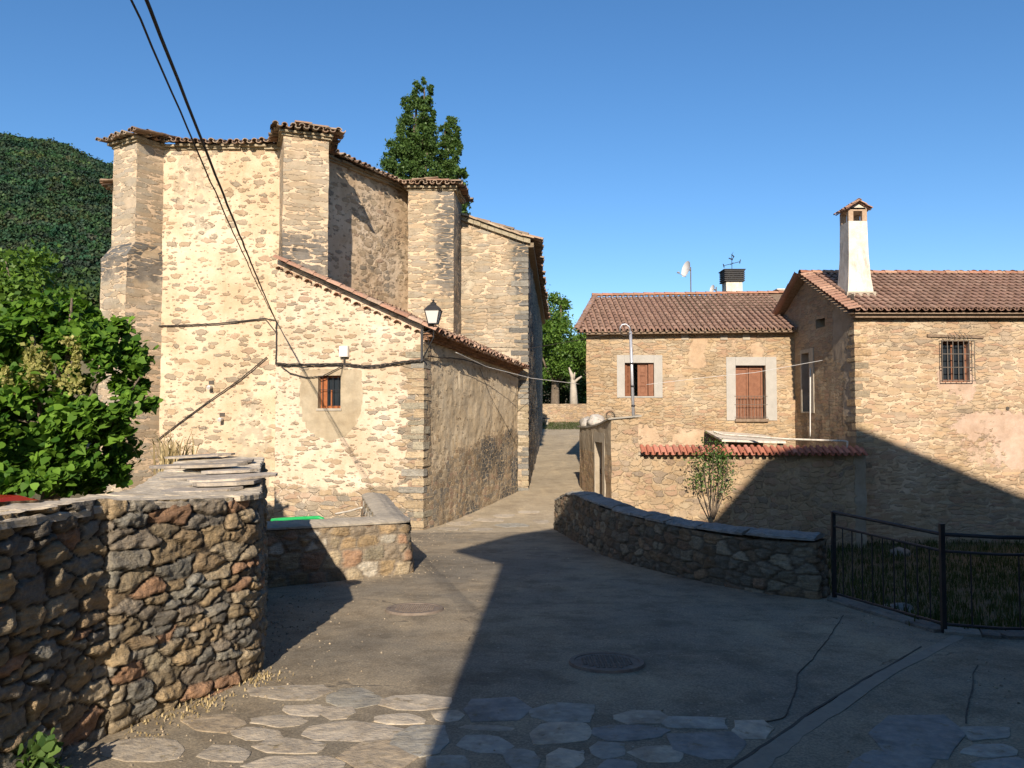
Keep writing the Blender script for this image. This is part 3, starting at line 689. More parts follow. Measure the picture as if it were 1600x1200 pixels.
def nfz(u, z): return (.35 + .5 * nz(u * .6, z * .6, 3) + .5 * sstep(2.9, 3.5, u), .55 * sstep(.05, .5, nz(u * .8, z * .35, 6)), .8 * sstep(2.8, 3.5, u) * sstep(2, 6.5, z) + .3 * sstep(6.5, 8, z))
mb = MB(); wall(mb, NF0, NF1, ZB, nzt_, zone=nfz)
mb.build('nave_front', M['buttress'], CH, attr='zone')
mb = MB(); wall(mb, NF1, NS, ZB, 7.1, zone=lambda u, z: (1, 0, .75 + .4 * nz(u * .3, z * .5)), step=.15, jit=.04); wall(mb, NS, (-12, 46), ZB, 8, step=.6, zone=lambda u, z: (1, 0, 0))  # high dark zone paints the shade of this side wall into its colour
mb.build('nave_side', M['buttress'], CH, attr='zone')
def prism(mb, pts, z0, z1, zone, step=.13):
    for a, b in zip(pts, pts[1:]): wall(mb, a, b, z0, z1, zone=zone, step=step)
B2 = [(-6.03, 20.42), (-5.48, 18.95), (-4.48, 19.31), (-5.03, 20.78)]
B1 = [(-9.35, 21.1), (-10.04, 19.92), (-9.2, 19.38), (-8.4, 20.65)]
B1L = [(-9.55, 21.2), (-10.24, 19.78), (-9.31, 19.19), (-8.42, 20.6)]
B3 = [(-3.05, 24.7), (-3.05, 23.3), (-1.71, 23.3), (-1.58, 24.9)]
B0 = [(-11.4, 25.0), (-12.15, 24.6), (-11.9, 23.6), (-11.0, 23.8)]
def bz(dk): 
    return lambda u, z: (.12 + .5 * nz(u, z * .7, 2) + .5 * max(0, dk(u, z) - .3), .0, dk(u, z))
mb = MB(); prism(mb, B2, ZB, EZ, bz(lambda u, z: .85 * sstep(6.6, 5.6, z) * sstep(3.5, 4.5, z) + .14)); mb.build('buttress', M['buttress'], CH, attr='zone')
mb = MB(); prism(mb, B1, 5.5, EZ, bz(lambda u, z: .12)); prism(mb, B1L, ZB, 5.62, bz(lambda u, z: .8 * sstep(4.8, 5.3, z) + .14))
for k in range(3):
    a, b = B1L[k], B1L[k + 1]; c, d = B1[k], B1[k + 1]
    mb.face([(a[0], a[1], 5.6), (b[0], b[1], 5.6), (d[0], d[1], 5.95), (c[0], c[1], 5.95)], (1, 0, 1))
mb.build('buttress', M['buttress'], CH, attr='zone')
mb = MB(); prism(mb, B3, ZB, EZ - .1, bz(lambda u, z: .95 * sstep(.6, 1.2, u) * sstep(4.8, 6, z) + .3)); mb.build('buttress', M['buttress'], CH, attr='zone')
mb = MB(); prism(mb, B0, ZB, EZ, bz(lambda u, z: .1), .3); mb.build('buttress', M['buttress'], CH, attr='zone')
# eaves: tiles run inward from every edge of the outline
OUT = [B0[0], B0[1], B0[2], B0[3], (-10.9, 23.8), (-9.72, 20.55), B1[1], B1[2], (-8.83, 20.0), (-5.85, 20.0), B2[1], B2[2], (-4.93, 20.6), (-3.05, 24.1), B3[1], B3[2], (-1.56, 24.8)]
mt, mc = MB(), MB()
for i, (a, b) in enumerate(zip(OUT, OUT[1:])):
    A, B = Vector((*a, 0)), Vector((*b, 0)); d = (B - A); L = d.length
    if L < .3: continue
    d /= L; n = Vector((d.y, -d.x, 0)); sl_ = .24 if L > 1.6 else .10
    zt0 = EZ + (-.1 if i > 13 else 0) + .05
    O = A + n * .27 - d * .02 + Vector((0, 0, zt0 + .02))
    V = Vector((-n.x, -n.y, sl_))
    ext = .3 if i in (1, 6, 10, 11, 14, 15) else 0
    tiles(mt, O - d * ext, d, V, L + 2 * ext, 1.1 if L < 1.6 else 1.6, .21, .36, pal=TC_OLD, jit=.03, sag=.05 if L > 2 else .02, thick=.02)
    for lay, (ov, hh, zz) in enumerate(((.05, .06, zt0 - .12), (.11, .055, zt0 - .06))):
        u = -ov
        while u < L + ov - .05:
            w = min(random.uniform(.3, .7), L + ov - u); k = random.uniform(.8, 1.2); c = (.30 * k, .25 * k, .17 * k)
            o_ = ov + random.uniform(-.03, .03)
            mc.obox(A + d * u - n * .2 + Vector((0, 0, zz + random.uniform(-.01, .01))), d, n, (0, 0, 1), w - .012, .2 + o_, hh, c); u += w
mt.build('eaves_tiles', M['tile'], CH); mc.build('cornice', M['nearstone'], CH)
mb = MB(); ins = [Vector((*p, 0)).lerp(Vector((-6.8, 27, 0)), .16) for p in OUT]; cc = (-6.8, 29, 10.0)
for a, b in zip(ins, ins[1:]): mb.face([(a.x, a.y, 8.75), (b.x, b.y, 8.75), cc])
mb.face([(-12, 46, 8.4), cc, (ins[0].x, ins[0].y, 8.7)]); mb.face([(-3.2, 24.9, 7.9), (-1.2, 35, 9.0), (1.3, 46, 7.2), (.5, 25.0, 7.2)]); mb.face([(-3, 24.6, 8.5), cc, (0, 46, 8.4), (-3.2, 25, 7.9)]); mb.face([(0, 46, 8.4), (-12, 46, 8.4), cc]) 
mb.build('roof_slope', M['tile'], CH)
# nave eaves
mt, mc = MB(), MB()
for k in range(17):
    u0, u1 = k * 3.78 / 17, (k + 1) * 3.78 / 17; z0, z1 = nzt_(u0), nzt_(u1)
    p0, p1 = onwall(NF0, NF1, u0, z0 - .06), onwall(NF0, NF1, u1, z1 - .06); dd = (p1 - p0)
    mc.obox(p0 + Vector((0, .3, 0)), dd.normalized(), (0, -1, 0), (0, 0, 1), dd.length - .01, .42 + random.uniform(-.02, .02), .15, (.31, .27, .19))
pts = [onwall(NF0, NF1, u, nzt_(u) + .09, .10) for u in np.linspace(0, 3.85, 12)]
for row_ in range(3):
    for a, b in zip(pts, pts[1:]): ridge(mt, a + Vector((0, .15 * row_, .02 * row_)), b + Vector((0, .15 * row_, .02 * row_)), .11, .34, [(.42, .33, .22), (.38, .27, .17), (.30, .22, .15)])
d = Vector((NS[0] - NF1[0], NS[1] - NF1[1], 0)).normalized(); n = Vector((d.y, -d.x, 0))
tiles(mt, Vector((*NF1, 7.18)) + n * .38 - d * .1, d, Vector((-n.x, -n.y, .35)), 21, 1.9, .26, .42, jit=.04, sag=.06)
mc.obox(Vector((*NF1, 6.98)) - n * .2, d, n, (0, 0, 1), 21, .38, .14, (.2, .16, .11))
mt.build('nave_tiles', M['tile'], CH); mc.build('nave_cornice', M['nearstone'], CH)

# ------------------------------------------------------------------ annex
AN = thing('lean_to_building', 'low cream plastered stone lean-to with sloping clay tile roof against the church', 'building', (-3.5, 20, -1))
A0, A1, A2 = (-5.55, 18.78), (-1.99, 18.0), (.17, 24.6)
wu0, wz1 = hit(497, 587, A0, A1); wu1, wz0 = hit(532, 638, A0, A1)
def afz(u, z):
    zl = lambda px, py: hit(px, py, A0, A1)
    base = sstep(.25, -.15, z + .25 * nz(u * .9, 2)); q = sstep(3.05, 3.3, u + .10 * (1 if (z / .36) % 1 > .5 else -1)) * sstep(3.4, 3.0, z)
    up = sstep(3.35, 3.5, z)
    cx, cz = (wu0 + wu1) / 2 + .05, (wz0 + wz1) / 2 - .06
    e = max(abs(u - cx) / (.76 + .05 * nz(z * 3, 1)), abs(z - cz - .03) / .56) if z > wz0 - .0 else math.hypot((u - cx + .02) / .72, (z - wz0) / .72)
    g = sstep(1.07, .97, e)
    g2 = .6 if (3.2 > u > .1 and abs(z - 3.2) < .2) else 0
    return (max(base, q * .9) * (1 - up), max(g, 0) if g > .02 else 0, .35 * q + .15 * base)
def asz(u, z):
    base = sstep(.75, .25, z - .12 * u + .45 * nz(u * .6, 5)); q = sstep(.55, .3, u)
    return (max(base, q * .8), .54 * (1 - base) * sstep(.2, .6, u) * (1 + .25 * nz(u * .8, z * .8, 8)), .75 * base * sstep(-.25, .2, nz(u * .8, z, 1)))
wL = math.hypot(A1[0] - A0[0], A1[1] - A0[1]); sL = math.hypot(A2[0] - A1[0], A2[1] - A1[1])
mb = MB(); wall(mb, A0, A1, ZB, lambda u: 5.39 + (3.72 - 5.39) * u / wL, [(wu0, wu1, wz0, wz1)], afz, .28, .09)
mb.build('front_wall', M['annex'], AN, attr='zone')
M['annexside'] = stone_mat('annex side rubble', (.20, .11), (.64, .51, .32), .50, .085, rend=(.64, .51, .32), relief=.016, off=41)
mb = MB(); wall(mb, A1, A2, ZB, lambda u: 3.70 - .42 * u / sL, zone=asz, step=.1, jit=.03); wall(mb, A2, (-.3, 24.9), ZB, 3.3, zone=lambda u, z: (.6, 0, 0)); wall(mb, (-5.3, 20.0), A0, ZB, 5.3, zone=lambda u, z: (.3, 0, 0))
mb.build('side_wall', M['annexside'], AN, attr='zone')
d0, n0 = wframe(A0, A1); sd, sn = wframe(A1, A2)
slope = (3.66 - 5.33) / wL
E0 = Vector((*A1, 3.70)) + sn * .36 - sd * .10 + Vector((0, 0, -.15)); Vup = Vector((-d0.x, -d0.y, -slope)); Udir = Vector((sd.x, sd.y, -.42 / sL))
mt = MB(); tiles(mt, E0, Udir, Vup, sL + .1, 4.3, .235, .36, pal=[(.34, .19, .12), (.30, .17, .115), (.38, .24, .16), (.28, .16, .11), (.40, .28, .2)], jit=.02, sag=.03)
for off_, zz in ((.10, .04), (.32, .03)):
    ridge(mt, E0 + Udir * (off_ - .1) + Vector((0, 0, zz)), E0 + Vup.normalized() * 4.35 + Udir * (off_ - .1) + Vector((0, 0, zz)), .105, .36, [(.38, .23, .16), (.33, .18, .12), (.42, .29, .21)])
# the short canal-tile row bedded under the rake
for k in range(15):
    p = Vector((*A1, 3.52)) + (Vector((-d0.x, -d0.y, -slope))) * (.12 + k * .245); r1 = random.uniform(.9, 1.1)
    ridge(mt, p + n0 * .12, p - n0 * .12, .075, .24, [(.40, .2, .13), (.44, .28, .2)])
mt.build('roof_tiles', M['tile'], AN)
mc = MB()
for lay, (ov, zz, hh) in enumerate(((.10, 3.42, .06), (.19, 3.485, .055), (.27, 3.545, .05))):
    L_ = sL; u = 0
    while u < L_:
        w = min(.24, L_ - u); mc.obox(Vector((*A1, zz - .42 * u / sL)) + sd * u - sn * .2, sd, sn, (0, 0, 1), w - .01, .2 + ov + random.uniform(-.008, .008), hh, random.choice([(.27, .15, .09), (.30, .17, .1), (.22, .13, .08)])); u += w
mc.build('eaves_course', M['nearstone'], AN)
mb = MB(); Pq = lambda u, v: E0 + Udir * u + Vup.normalized() * v - Vector((0, 0, .03))
mb.face([Pq(.1, .12), Pq(sL, .12), Pq(sL, 4.3), Pq(.1, 4.3)]); mb.build('roof_deck', M['woodold'], AN)
# window
wi = MB(); D = .16
def onA(u, z, o=0): return onwall(A0, A1, u, z, o)
wo = MB(); W_ = wu1 - wu0; H_ = wz1 - wz0
for (u, z, w, h) in ((wu0, wz0, .05, H_), (wu1 - .05, wz0, .05, H_), (wu0 + .05, wz0, W_ - .1, .06), (wu0 + .05, wz1 - .05, W_ - .1, .05)):
    wo.obox(onA(u, z, -D - .05), d0, n0, (0, 0, 1), w, .05, h)
win = wo.build('window', M['woodred'], AN)
g = MB(); g.obox(onA(wu0 + .05, wz0 + .06, -D - .04), d0, n0, (0, 0, 1), W_ - .1, .01, H_ - .1); g.build('pane', M['glass'], win)
g = MB(); g.obox(onA(wu0 + .05, wz0 + .06, -D - .0), d0, n0, (0, 0, 1), .12, .025, H_ - .11); g.obox(onA(wu0 + .26, wz0 + .06, -D), d0, n0, (0, 0, 1), .03, .025, H_ * .5); g.build('shutter', M['woodred'], win)
g = MB()
for k in range(4): u = wu0 + W_ * (k + .7) / 4.4; g.tube([onA(u, wz0, -.06), onA(u, wz1, -.06)], .008)
g.tube([onA(wu0, (wz0 + wz1) / 2 + .05, -.055), onA(wu1, (wz0 + wz1) / 2 + .05, -.055)], .007); g.build('window_bars', M['iron'], win)
g = MB(); g.obox(onA(wu0 - .03, wz0 - .055, -.2), d0, n0, (0, 0, 1), W_ + .06, .225, .05); g.build('sill', M['cement'], win)

# white meter box, cables
b0 = hit(533, 558, A0, A1); b1 = hit(546, 541, A0, A1)
bx = MB(); bx.obox(onA(b0[0], b0[1], .01), d0, n0, (0, 0, 1), b1[0] - b0[0], .10, b1[1] - b0[1]); o = bx.build('junction_box', M['whiteplastic'], None)
tag(o, 'small white junction box on the annex wall above the barred window', 'box')
lid = MB(); lid.obox(onA(b0[0] + .015, b0[1] + .02, .111), d0, n0, (0, 0, 1), b1[0] - b0[0] - .03, .012, b1[1] - b0[1] - .04); lid.build('lid', M['whiteplastic'], o)
lg = MB(); lg.tube([onA((b0[0] + b1[0]) / 2, b0[1] - .14, .05), onA((b0[0] + b1[0]) / 2, b0[1] + .01, .05)], .022); lg.build('cable_gland', M['cable'], o)
def catwire(pts, r, name, mat, label, cat='cable', wob=0, group=None, n=5):
    out = []
    for a, b in zip(pts, pts[1:]):
        for k in range(12): out.append(Vector(a).lerp(Vector(b), k / 12))
    out.append(Vector(pts[-1]))
    if wob: out = [p + Vector((wob * nz(i * .5, 1), 0, wob * nz(i * .6, 5))) for i, p in enumerate(out)]
    mb = MB(); mb.tube(out, r, n); return tag(mb.build(name, mat, smooth=True), label, cat, group)
def wpts(A, B, px, out=.04): 
    r_ = []
    for q in px: u, z = hit(q[0], q[1], A, B); r_.append(onwall(A, B, u, z, out))
    return r_
c1 = wpts(A0, A1, [(432, 568), (450, 570), (500, 570), (540, 569), (570, 573), (600, 571), (630, 566), (655, 564), (668, 561)], .05)
mb = MB()
for j in range(3):
    out = []
    for a, b in zip(c1, c1[1:]):
        for k in range(8): out.append(a.lerp(b, k / 8))
    out = [p + Vector((0, -.012 * j, .02 * math.sin(i * .55 + j * 2.1) + .01 * nz(i, j))) for i, p in enumerate(out)]
    mb.tube(out, .013, 5)
tag(mb.build('wall_cable', M['cable'], smooth=True), 'bundle of twisted black cables clipped across the annex front to the lamp', 'cable')
catwire(wpts(A0, A1, [(440, 572), (455, 583), (480, 590), (505, 588), (525, 578), (538, 571)], .05), .012, 'wall_cable', M['cable'], 'slack black cable loop hanging just above the barred annex window', wob=.01)
catwire(wpts(A0, A1, [(536, 572), (535, 582), (533, 588)], .05), .006, 'wall_cable', M['cable'], 'short thin lead dropping to the top corner of the barred annex window')
catwire([onwall(A0, A1, .02, 3.93, .05), onwall(A0, A1, .03, 3.3, .05), onwall(A0, A1, .02, hit(432, 568, A0, A1)[1], .05)], .014, 'wall_cable', M['cable'], 'black cable running down the joint between church and annex', wob=.012)
catwire(wpts(Q1, Q2, [(238, 510), (270, 509), (300, 508), (340, 506), (380, 502), (415, 498)], .06) + [onwall(A0, A1, .02, 3.93, .06)], .017, 'wall_cable', M['cable'], 'horizontal black cable fixed across the apse wall at mid height', wob=.012)
catwire([P(160, 511, 19.6), P(188, 511, 19.0), P(238, 510, 19.93)], .015, 'wall_cable', M['cable'], 'short black cable wrapped round the left corner buttress', wob=.01)
catwire(wpts(Q1, Q2, [(234, 697), (280, 662), (330, 625), (375, 594), (418, 558)], .05) , .016, 'wall_cable', M['cable'], 'dark strand tracing a wire shadow diagonally over the lower apse wall', wob=.008)  # modelled strand in place of the shadow cast by another wire

# twin overhead service cables from annex to behind the viewpoint
att = onwall(A0, A1, .02, 3.95, .08)
def over(end, sag, r, label, dx=0):
    out = []
    for k in range(61):
        t = k / 60; p = att.lerp(Vector(end), t); p.z -= sag * 4 * t * (1 - t); p.x += dx * 4 * t * (1 - t) + .012 * nz(k * .8, sag * 9); out.append(p)
    mb = MB(); mb.tube(out, r, 6); return tag(mb.build('overhead_cable', M['cable'], smooth=True), label, 'cable')
over((-.62, -2.0, 4.55), .12, .013, 'thicker black overhead cable slanting down to the annex corner')
over((-.69, -2.0, 4.50), .16, .008, 'thinner wavy overhead cable hanging just left of the thick one', -.015)

# ------------------------------------------------------------------ street lamp
LP = P(677, 492, 17.72)
lamp = thing('street_lamp', 'black wall lantern with frosted panes on the annex corner', 'lamp', tuple(LP))
def frus(mb, c, w0, w1, z0, z1, n=4):
    i = len(mb.v)
    for w, z in ((w0, z0), (w1, z1)):
        for k in range(4):
            a = math.pi / 4 + k * math.pi / 2 - .1; mb.vert((c[0] + w * .7071 * math.cos(a), c[1] + w * .7071 * math.sin(a), c[2] + z))
    for k in range(4): mb.f.append([i + k, i + (k + 1) % 4, i + 4 + (k + 1) % 4, i + 4 + k])
    mb.f.append([i + 3, i + 2, i + 1, i]); mb.f.append([i + 4, i + 5, i + 6, i + 7])
g = MB(); frus(g, LP, .19, .31, -.19, .09); g.build('lantern_glass', M['frost'], lamp)
g = MB(); frus(g, LP, .21, .21, -.21, -.19)
for k in range(4):
    a = math.pi / 4 + k * math.pi / 2 - .1; g.tube([LP + Vector((.20 * .7071 * math.cos(a), .20 * .7071 * math.sin(a), -.19)), LP + Vector((.325 * .7071 * math.cos(a), .325 * .7071 * math.sin(a), .09))], .011, 4)
frus(g, LP, .36, .36, .09, .105); g.build('lantern_frame', M['iron'], lamp)
g = MB(); frus(g, LP, .34, .22, .105, .19); frus(g, LP, .22, .11, .19, .235); frus(g, LP, .11, .12, .235, .265); g.lathe(LP, [(.03, .26), (.045, .285), (.02, .30), (.028, .32), (.006, .345)], 8); g.build('lamp_cap', M['iron'], lamp)
g = MB(); c_ = Vector((*A1, 0)) + (n0 * .06 + sn * .0)
g.obox(Vector((c_.x - .05, c_.y - .03, LP.z - 1.02)), (1, 0, 0), (0, 1, 0), (0, 0, 1), .05, .04, .72)
g.tube([Vector((c_.x, c_.y, LP.z - .95)), Vector((c_.x + .12, c_.y - .1, LP.z - .75)), Vector((LP.x + .01, LP.y, LP.z - .5)), LP + Vector((0, 0, -.2))], .016)
g.tube([Vector((c_.x, c_.y, LP.z - .38)), Vector((c_.x + .1, c_.y - .08, LP.z - .36)), Vector((LP.x, LP.y, LP.z - .3)), LP + Vector((0, 0, -.2))], .013)
g.tube([Vector((c_.x, c_.y, LP.z - .6)), Vector((c_.x + .14, c_.y - .08, LP.z - .62)), Vector((c_.x + .10, c_.y - .08, LP.z - .45)), Vector((c_.x, c_.y, LP.z - .45))], .01)
g.build('bracket', M['iron'], lamp)
# thin wires on the side wall and across the lane
catwire([onwall(A1, A2, .1, 3.05, .06), onwall(A1, A2, 2.2, 3.12, .1), onwall(A1, A2, 3.9, 3.03, .12), onwall(A1, A2, 5.2, 3.0, .12), onwall(A1, A2, 6.8, 2.85, .1)], .016, 'wall_cable', M['cable'], 'black cable sagging under the side eaves of the annex', wob=.02)
s0 = onwall(A1, A2, 1.3, hit(697, 551, A1, A2)[1], .25)
mast_top = P(984, 516, 21.6)
catwire([s0, P(760, 573, 21.2), P(830, 591, 23.6), P(905, 600, 26.2)], .009, 'overhead_wire', M['cablew'], 'pale wire crossing the lane from annex side wall to the far house')
catwire([onwall(A1, A2, 3.2, hit(753, 546, A1, A2)[1], .25), P(830, 544, 22.6), P(900, 532, 22), mast_top], .007, 'overhead_wire', M['cable'], 'thin dark wire crossing the lane to the steel mast')
catwire([P(1010, 601, 22.5), P(1100, 590, 22.2), P(1180, 582, 22), P(1285, 563, 22.1)], .006, 'overhead_wire', M['cablew'], 'thin pale wire strung in front of the long house windows')
catwire(wpts(A1, A2, [(748, 575), (765, 620), (790, 665), (808, 700)], .03), .006, 'wall_cable', M['cable'], 'thin wire hanging diagonally down the annex side wall')

# ------------------------------------------------------------------ long house
HO = thing('stone_house', 'long golden stone house with brown tile roof and grey window surrounds', 'house', (6, 27, -1.5))
H0, H1 = (2.46, 26.4), (9.6, 26.4)
def rect(A, B, x0, y0, x1, y1):
    u0, z1 = hit(x0, y0, A, B); u1, z0 = hit(x1, y1, A, B); return (u0, u1, z0, z1)
w1 = rect(H0, H1, 976, 567, 1022, 619); w2 = rect(H0, H1, 1149, 571, 1197, 656)
def hz(u, z):
    g = sstep(.3, .9, 1.2 - abs(z - .95) * 1.1) * sstep(6.2, 5.2, u) * (.55 + .7 * nz(u * .8, z * .8, 5)) * .95
    g = max(g, .7 * sstep(3.15, 3.3, z) * sstep(2.3, 2.6, u) * sstep(6.1, 5.8, u) * (.6 + nz(u * 1.5, z * 2, 1)))
    return (.62 + .9 * nz(u * .5, z * .6, 3), g, .0)
mb = MB(); wall(mb, H0, H1, -2.2, 4.55, [w1, w2], hz, .26, .11)
wall(mb, (3.8, 31.5), H0, -2.2, 4.5, zone=hz, step=.3); wall(mb, (11, 33), (3.8, 31.5), -2.2, 4.5, zone=hz, step=.5)
# left gable infill
mb.face([(2.46, 26.4, 4.5), (2.75, 27.5, 5.0), (3.4, 30, 6.05), (3.8, 31.5, 4.5)], (1, 0, 0))
mb.build('wall', M['house'], HO, attr='zone')
hd, hn = wframe(H0, H1)
eo = P(899, 519, 26.05); rt = P(929, 465, 30.0); rt2 = P(1245, 456, 30.0)
Vh = Vector((0, rt.y - eo.y, rt.z - eo.z)); Lh = Vh.length; sk = (rt.x - eo.x) / Lh
mt = MB(); tiles(mt, eo, (1, 0, .012), Vh, 7.55, Lh, .20, .33, inside=lambda u, v: u > v * sk - .05, pal=TC_NEW, jit=.006, thick=.016)
ridge(mt, rt + Vector((-.1, 0, .06)), rt + Vector((7.3, 0, .16)), .13, .38, [(.36, .19, .12), (.33, .16, .1)])
ridge(mt, eo + Vector((.02, 0, .07)), rt + Vector((.02, 0, .08)), .10, .34, TC_NEW)
mt.build('roof', M['tilenew'], HO)
mb = MB(); mb.face([eo + Vector((.05, .1, -.02)), eo + Vector((7.5, .1, .06)), rt2 + Vector((.6, 0, -.03)), rt + Vector((0, 0, -.03))]); mb.face([rt + Vector((0, 0, -.03)), rt2 + Vector((1.5, 0, -.03)), (12, 34, 4.4), (3.9, 34, 4.4)])
mb.build('roof_deck', M['woodold'], HO)
mc = MB(); mc.obox((2.44, 26.1, eo.z - .07), (1, 0, .012), (0, 1, 0), (0, 0, 1), 7.1, .3, .05)
for k in range(34): mc.obox((2.5 + k * .21, 26.02, eo.z - .02 + k * .0024), (1, 0, 0), (0, 1, 0), (0, 0, 1), .07, .38, .05)
mc.build('eaves_board', M['woodold'], HO)
def surround(A, B, hole, l, r, t, b, parent, name='window_surround', out=.025, mat=None):
    d_, n_ = wframe(A, B); g = MB(); u0, u1, z0, z1 = hole
    for (u, z, w, h) in ((u0 - l, z0 - b, l, z1 - z0 + t + b), (u1, z0 - b, r, z1 - z0 + t + b), (u0, z1, u1 - u0, t), (u0, z0 - b, u1 - u0, b)):
        if w > 0 and h > 0: g.obox(onwall(A, B, u + .002, z + .002, -.2), d_, n_, (0, 0, 1), w - .004, .2 + out, h - .004)
    return g.build(name, mat or M['limestone'], parent)
su = surround(H0, H1, w1, .26, .28, .26, .05, HO)
def shutter(parent, A, B, u, z, w, h, dep, ang=0, panels=3, mat=None, name='shutter'):
    d_, n_ = wframe(A, B); c, s_ = math.cos(ang), math.sin(ang); d2 = Vector((d_.x * c + n_.x * s_, d_.y * c + n_.y * s_, 0)); n2 = Vector((n_.x * c - d_.x * s_, n_.y * c - d_.y * s_, 0))
    O = onwall(A, B, u, z, -dep); g = MB(); t = .045; s1 = .075
    g.obox(O, d2, n2, (0, 0, 1), s1, t, h); g.obox(O + d2 * (w - s1), d2, n2, (0, 0, 1), s1, t, h)
    for k in range(panels + 1):
        zz = k * (h - s1) / panels; g.obox(O + d2 * s1 + Vector((0, 0, zz)), d2, n2, (0, 0, 1), w - 2 * s1, t, s1)
        if k < panels:
            ph = (h - s1) / panels - s1; g.obox(O + d2 * s1 + Vector((0, 0, zz + s1)), d2, n2, (0, 0, 1), w - 2 * s1, t * .35, ph)
            g.obox(O + d2 * (s1 + .03) + Vector((0, 0, zz + s1 + .03)), d2, n2, (0, 0, 1), w - 2 * s1 - .06, t * .75, ph - .06)
    return g.build(name, mat or M['wood'], parent)
W1 = w1[1] - w1[0]; H1_ = w1[3] - w1[2]
shutter(su, H0, H1, w1[0] + W1 * .46, w1[2] + .01, W1 * .34, H1_ - .02, .16)
shutter(su, H0, H1, w1[0] + W1 * .82, w1[2] + .01, W1 * .17, H1_ - .02, .12)
shutter(su, H0, H1, w1[0] + .01, w1[2] + .01, W1 * .22, H1_ - .02, .14, -.5)
su2 = surround(H0, H1, w2, .31, .36, .28, .02, HO)
W2 = w2[1] - w2[0]; H2_ = w2[3] - w2[2]
g = MB(); g.obox(onwall(H0, H1, w2[0] - .04, w2[2] - .06, -.2), hd, hn, (0, 0, 1), W2 + .1, .30, .10); g.build('sill', M['woodold'], su2)
for k in range(2):
    g = MB(); u = w2[0] + W2 * (.0 + k * .48) + .005; ww = W2 * .46
    O = onwall(H0, H1, u, w2[2] + .05, -.2)
    for (a, b, c, d_) in ((0, 0, .06, H2_ - .08), (ww - .06, 0, .06, H2_ - .08), (.06, 0, ww - .12, .08), (.06, H2_ - .16, ww - .12, .08), (.06, .62, ww - .12, .07)): g.obox(O + hd * a + Vector((0, 0, b)), hd, hn, (0, 0, 1), c, .05, d_)
    dl = g.build('door_leaf', M['wood'], su2)
    g = MB(); g.obox(O + hd * .06 + Vector((0, 0, .08)), hd, hn, (0, 0, 1), ww - .12, .02, .54); g.obox(O + hd * .06 + Vector((0, 0, .69)), hd, hn, (0, 0, 1), ww - .12, .012, H2_ - .16 - .69); g.build('leaf_panel', M['wood'], dl)
g = MB()
for k in range(9): u = w2[0] + W2 * (k + .4) / 8.8; g.tube([onwall(H0, H1, u, w2[2] + .05, .03), onwall(H0, H1, u, w2[2] + .78, .03)], .008)
for zz in (.09, .50, .78): g.tube([onwall(H0, H1, w2[0] - .05, w2[2] + zz, .03), onwall(H0, H1, w2[1] + .05, w2[2] + zz, .03)], .009)
g.build('balcony_rail', M['rust'], su2)
# chimney behind the ridge, with louvred metal cap
cb = P(1144, 455, 31.0); ch = MB(); ch.box((cb.x, 31.0, cb.z + .1), (.62, .62, 1.3)); chi = ch.build('chimney', M['white'], HO)
g = MB()
for k in range(6): g.box((cb.x, 31.0, cb.z + .78 - .62 + .62 + k * .075 - .42 + .0), (.78, .78, .045))
g.box((cb.x, 31.0, cb.z + .79), (.84, .84, .03)); g.box((cb.x, 31, cb.z + .55), (.6, .6, .45)); g.build('chimney_cap', M['iron'], chi)
# weather vane
vv = Vector((cb.x, 31, cb.z + .80)); g = MB()
g.tube([vv, vv + Vector((0, 0, .62))], .012); g.tube([vv + Vector((-.32, 0, .2)), vv + Vector((.32, 0, .36))], .012)
g.tube([vv + Vector((-.12, 0, .50)), vv + Vector((.02, 0, .44)), vv + Vector((.08, 0, .56)), vv + Vector((.0, 0, .64)), vv + Vector((.06, 0, .74))], [.02, .035, .03, .018, .008])
g.tube([vv + Vector((-.3, 0, .13)), vv + Vector((-.34, 0, .27))], .02); g.tube([vv + Vector((.3, -.02, .29)), vv + Vector((.34, .02, .44))], .02); g.tube([vv + Vector((0, -.2, .28)), vv + Vector((0, .2, .28))], .01)
tag(g.build('weather_vane', M['iron']), 'small black weather vane standing on the louvred chimney cap', 'weather vane')
def dish(px, py, Y, r, foot, label, arm=True):
    c = P(px, py, Y); t = thing('satellite_dish', label, 'satellite dish', tuple(c)); ax = Vector((-.93, -.33, .22)).normalized(); s_ = ax.cross(Vector((0, 0, 1))).normalized(); u_ = s_.cross(ax)
    g = MB(); n = 24; rings = 5; i0 = len(g.v)
    for k in range(rings + 1):
        rr = r * k / rings
        for q in range(n): a = 2 * math.pi * q / n; g.vert(c + s_ * rr * math.cos(a) * .92 + u_ * rr * math.sin(a) + ax * (.22 * rr * rr / r))
    for k in range(rings):
        for q in range(n): a, b = i0 + k * n + q, i0 + k * n + (q + 1) % n; g.f.append([a, b, b + n, a + n])
    g.build('reflector', M['whiteplastic'], t, smooth=True)
    g = MB(); back = c - ax * .1; g.tube([Vector((back.x + .05, back.y + .03, c.z + .1)), Vector((back.x + .05, back.y + .03, foot))], .022); g.tube([c, back + Vector((.05, .03, 0))], .03); 
    g.build('mast', M['rust'], t)
    if arm:
        g = MB(); tip = c + ax * r * 1.25 - u_ * r * .75; g.tube([c - u_ * r * .95, tip], .012); g.tube([tip, tip - ax * .09 + Vector((0, 0, .03))], .035); g.build('feed_arm', M['galv'], t)
dish(1074, 421, 30.6, .32, P(1080, 470, 30.6).z, 'white satellite dish on a mast above the long house roof')
dish(1114, 452, 30.7, .17, P(1115, 475, 30.7).z, 'tiny grey satellite dish just peeping over the ridge by the chimney', False)
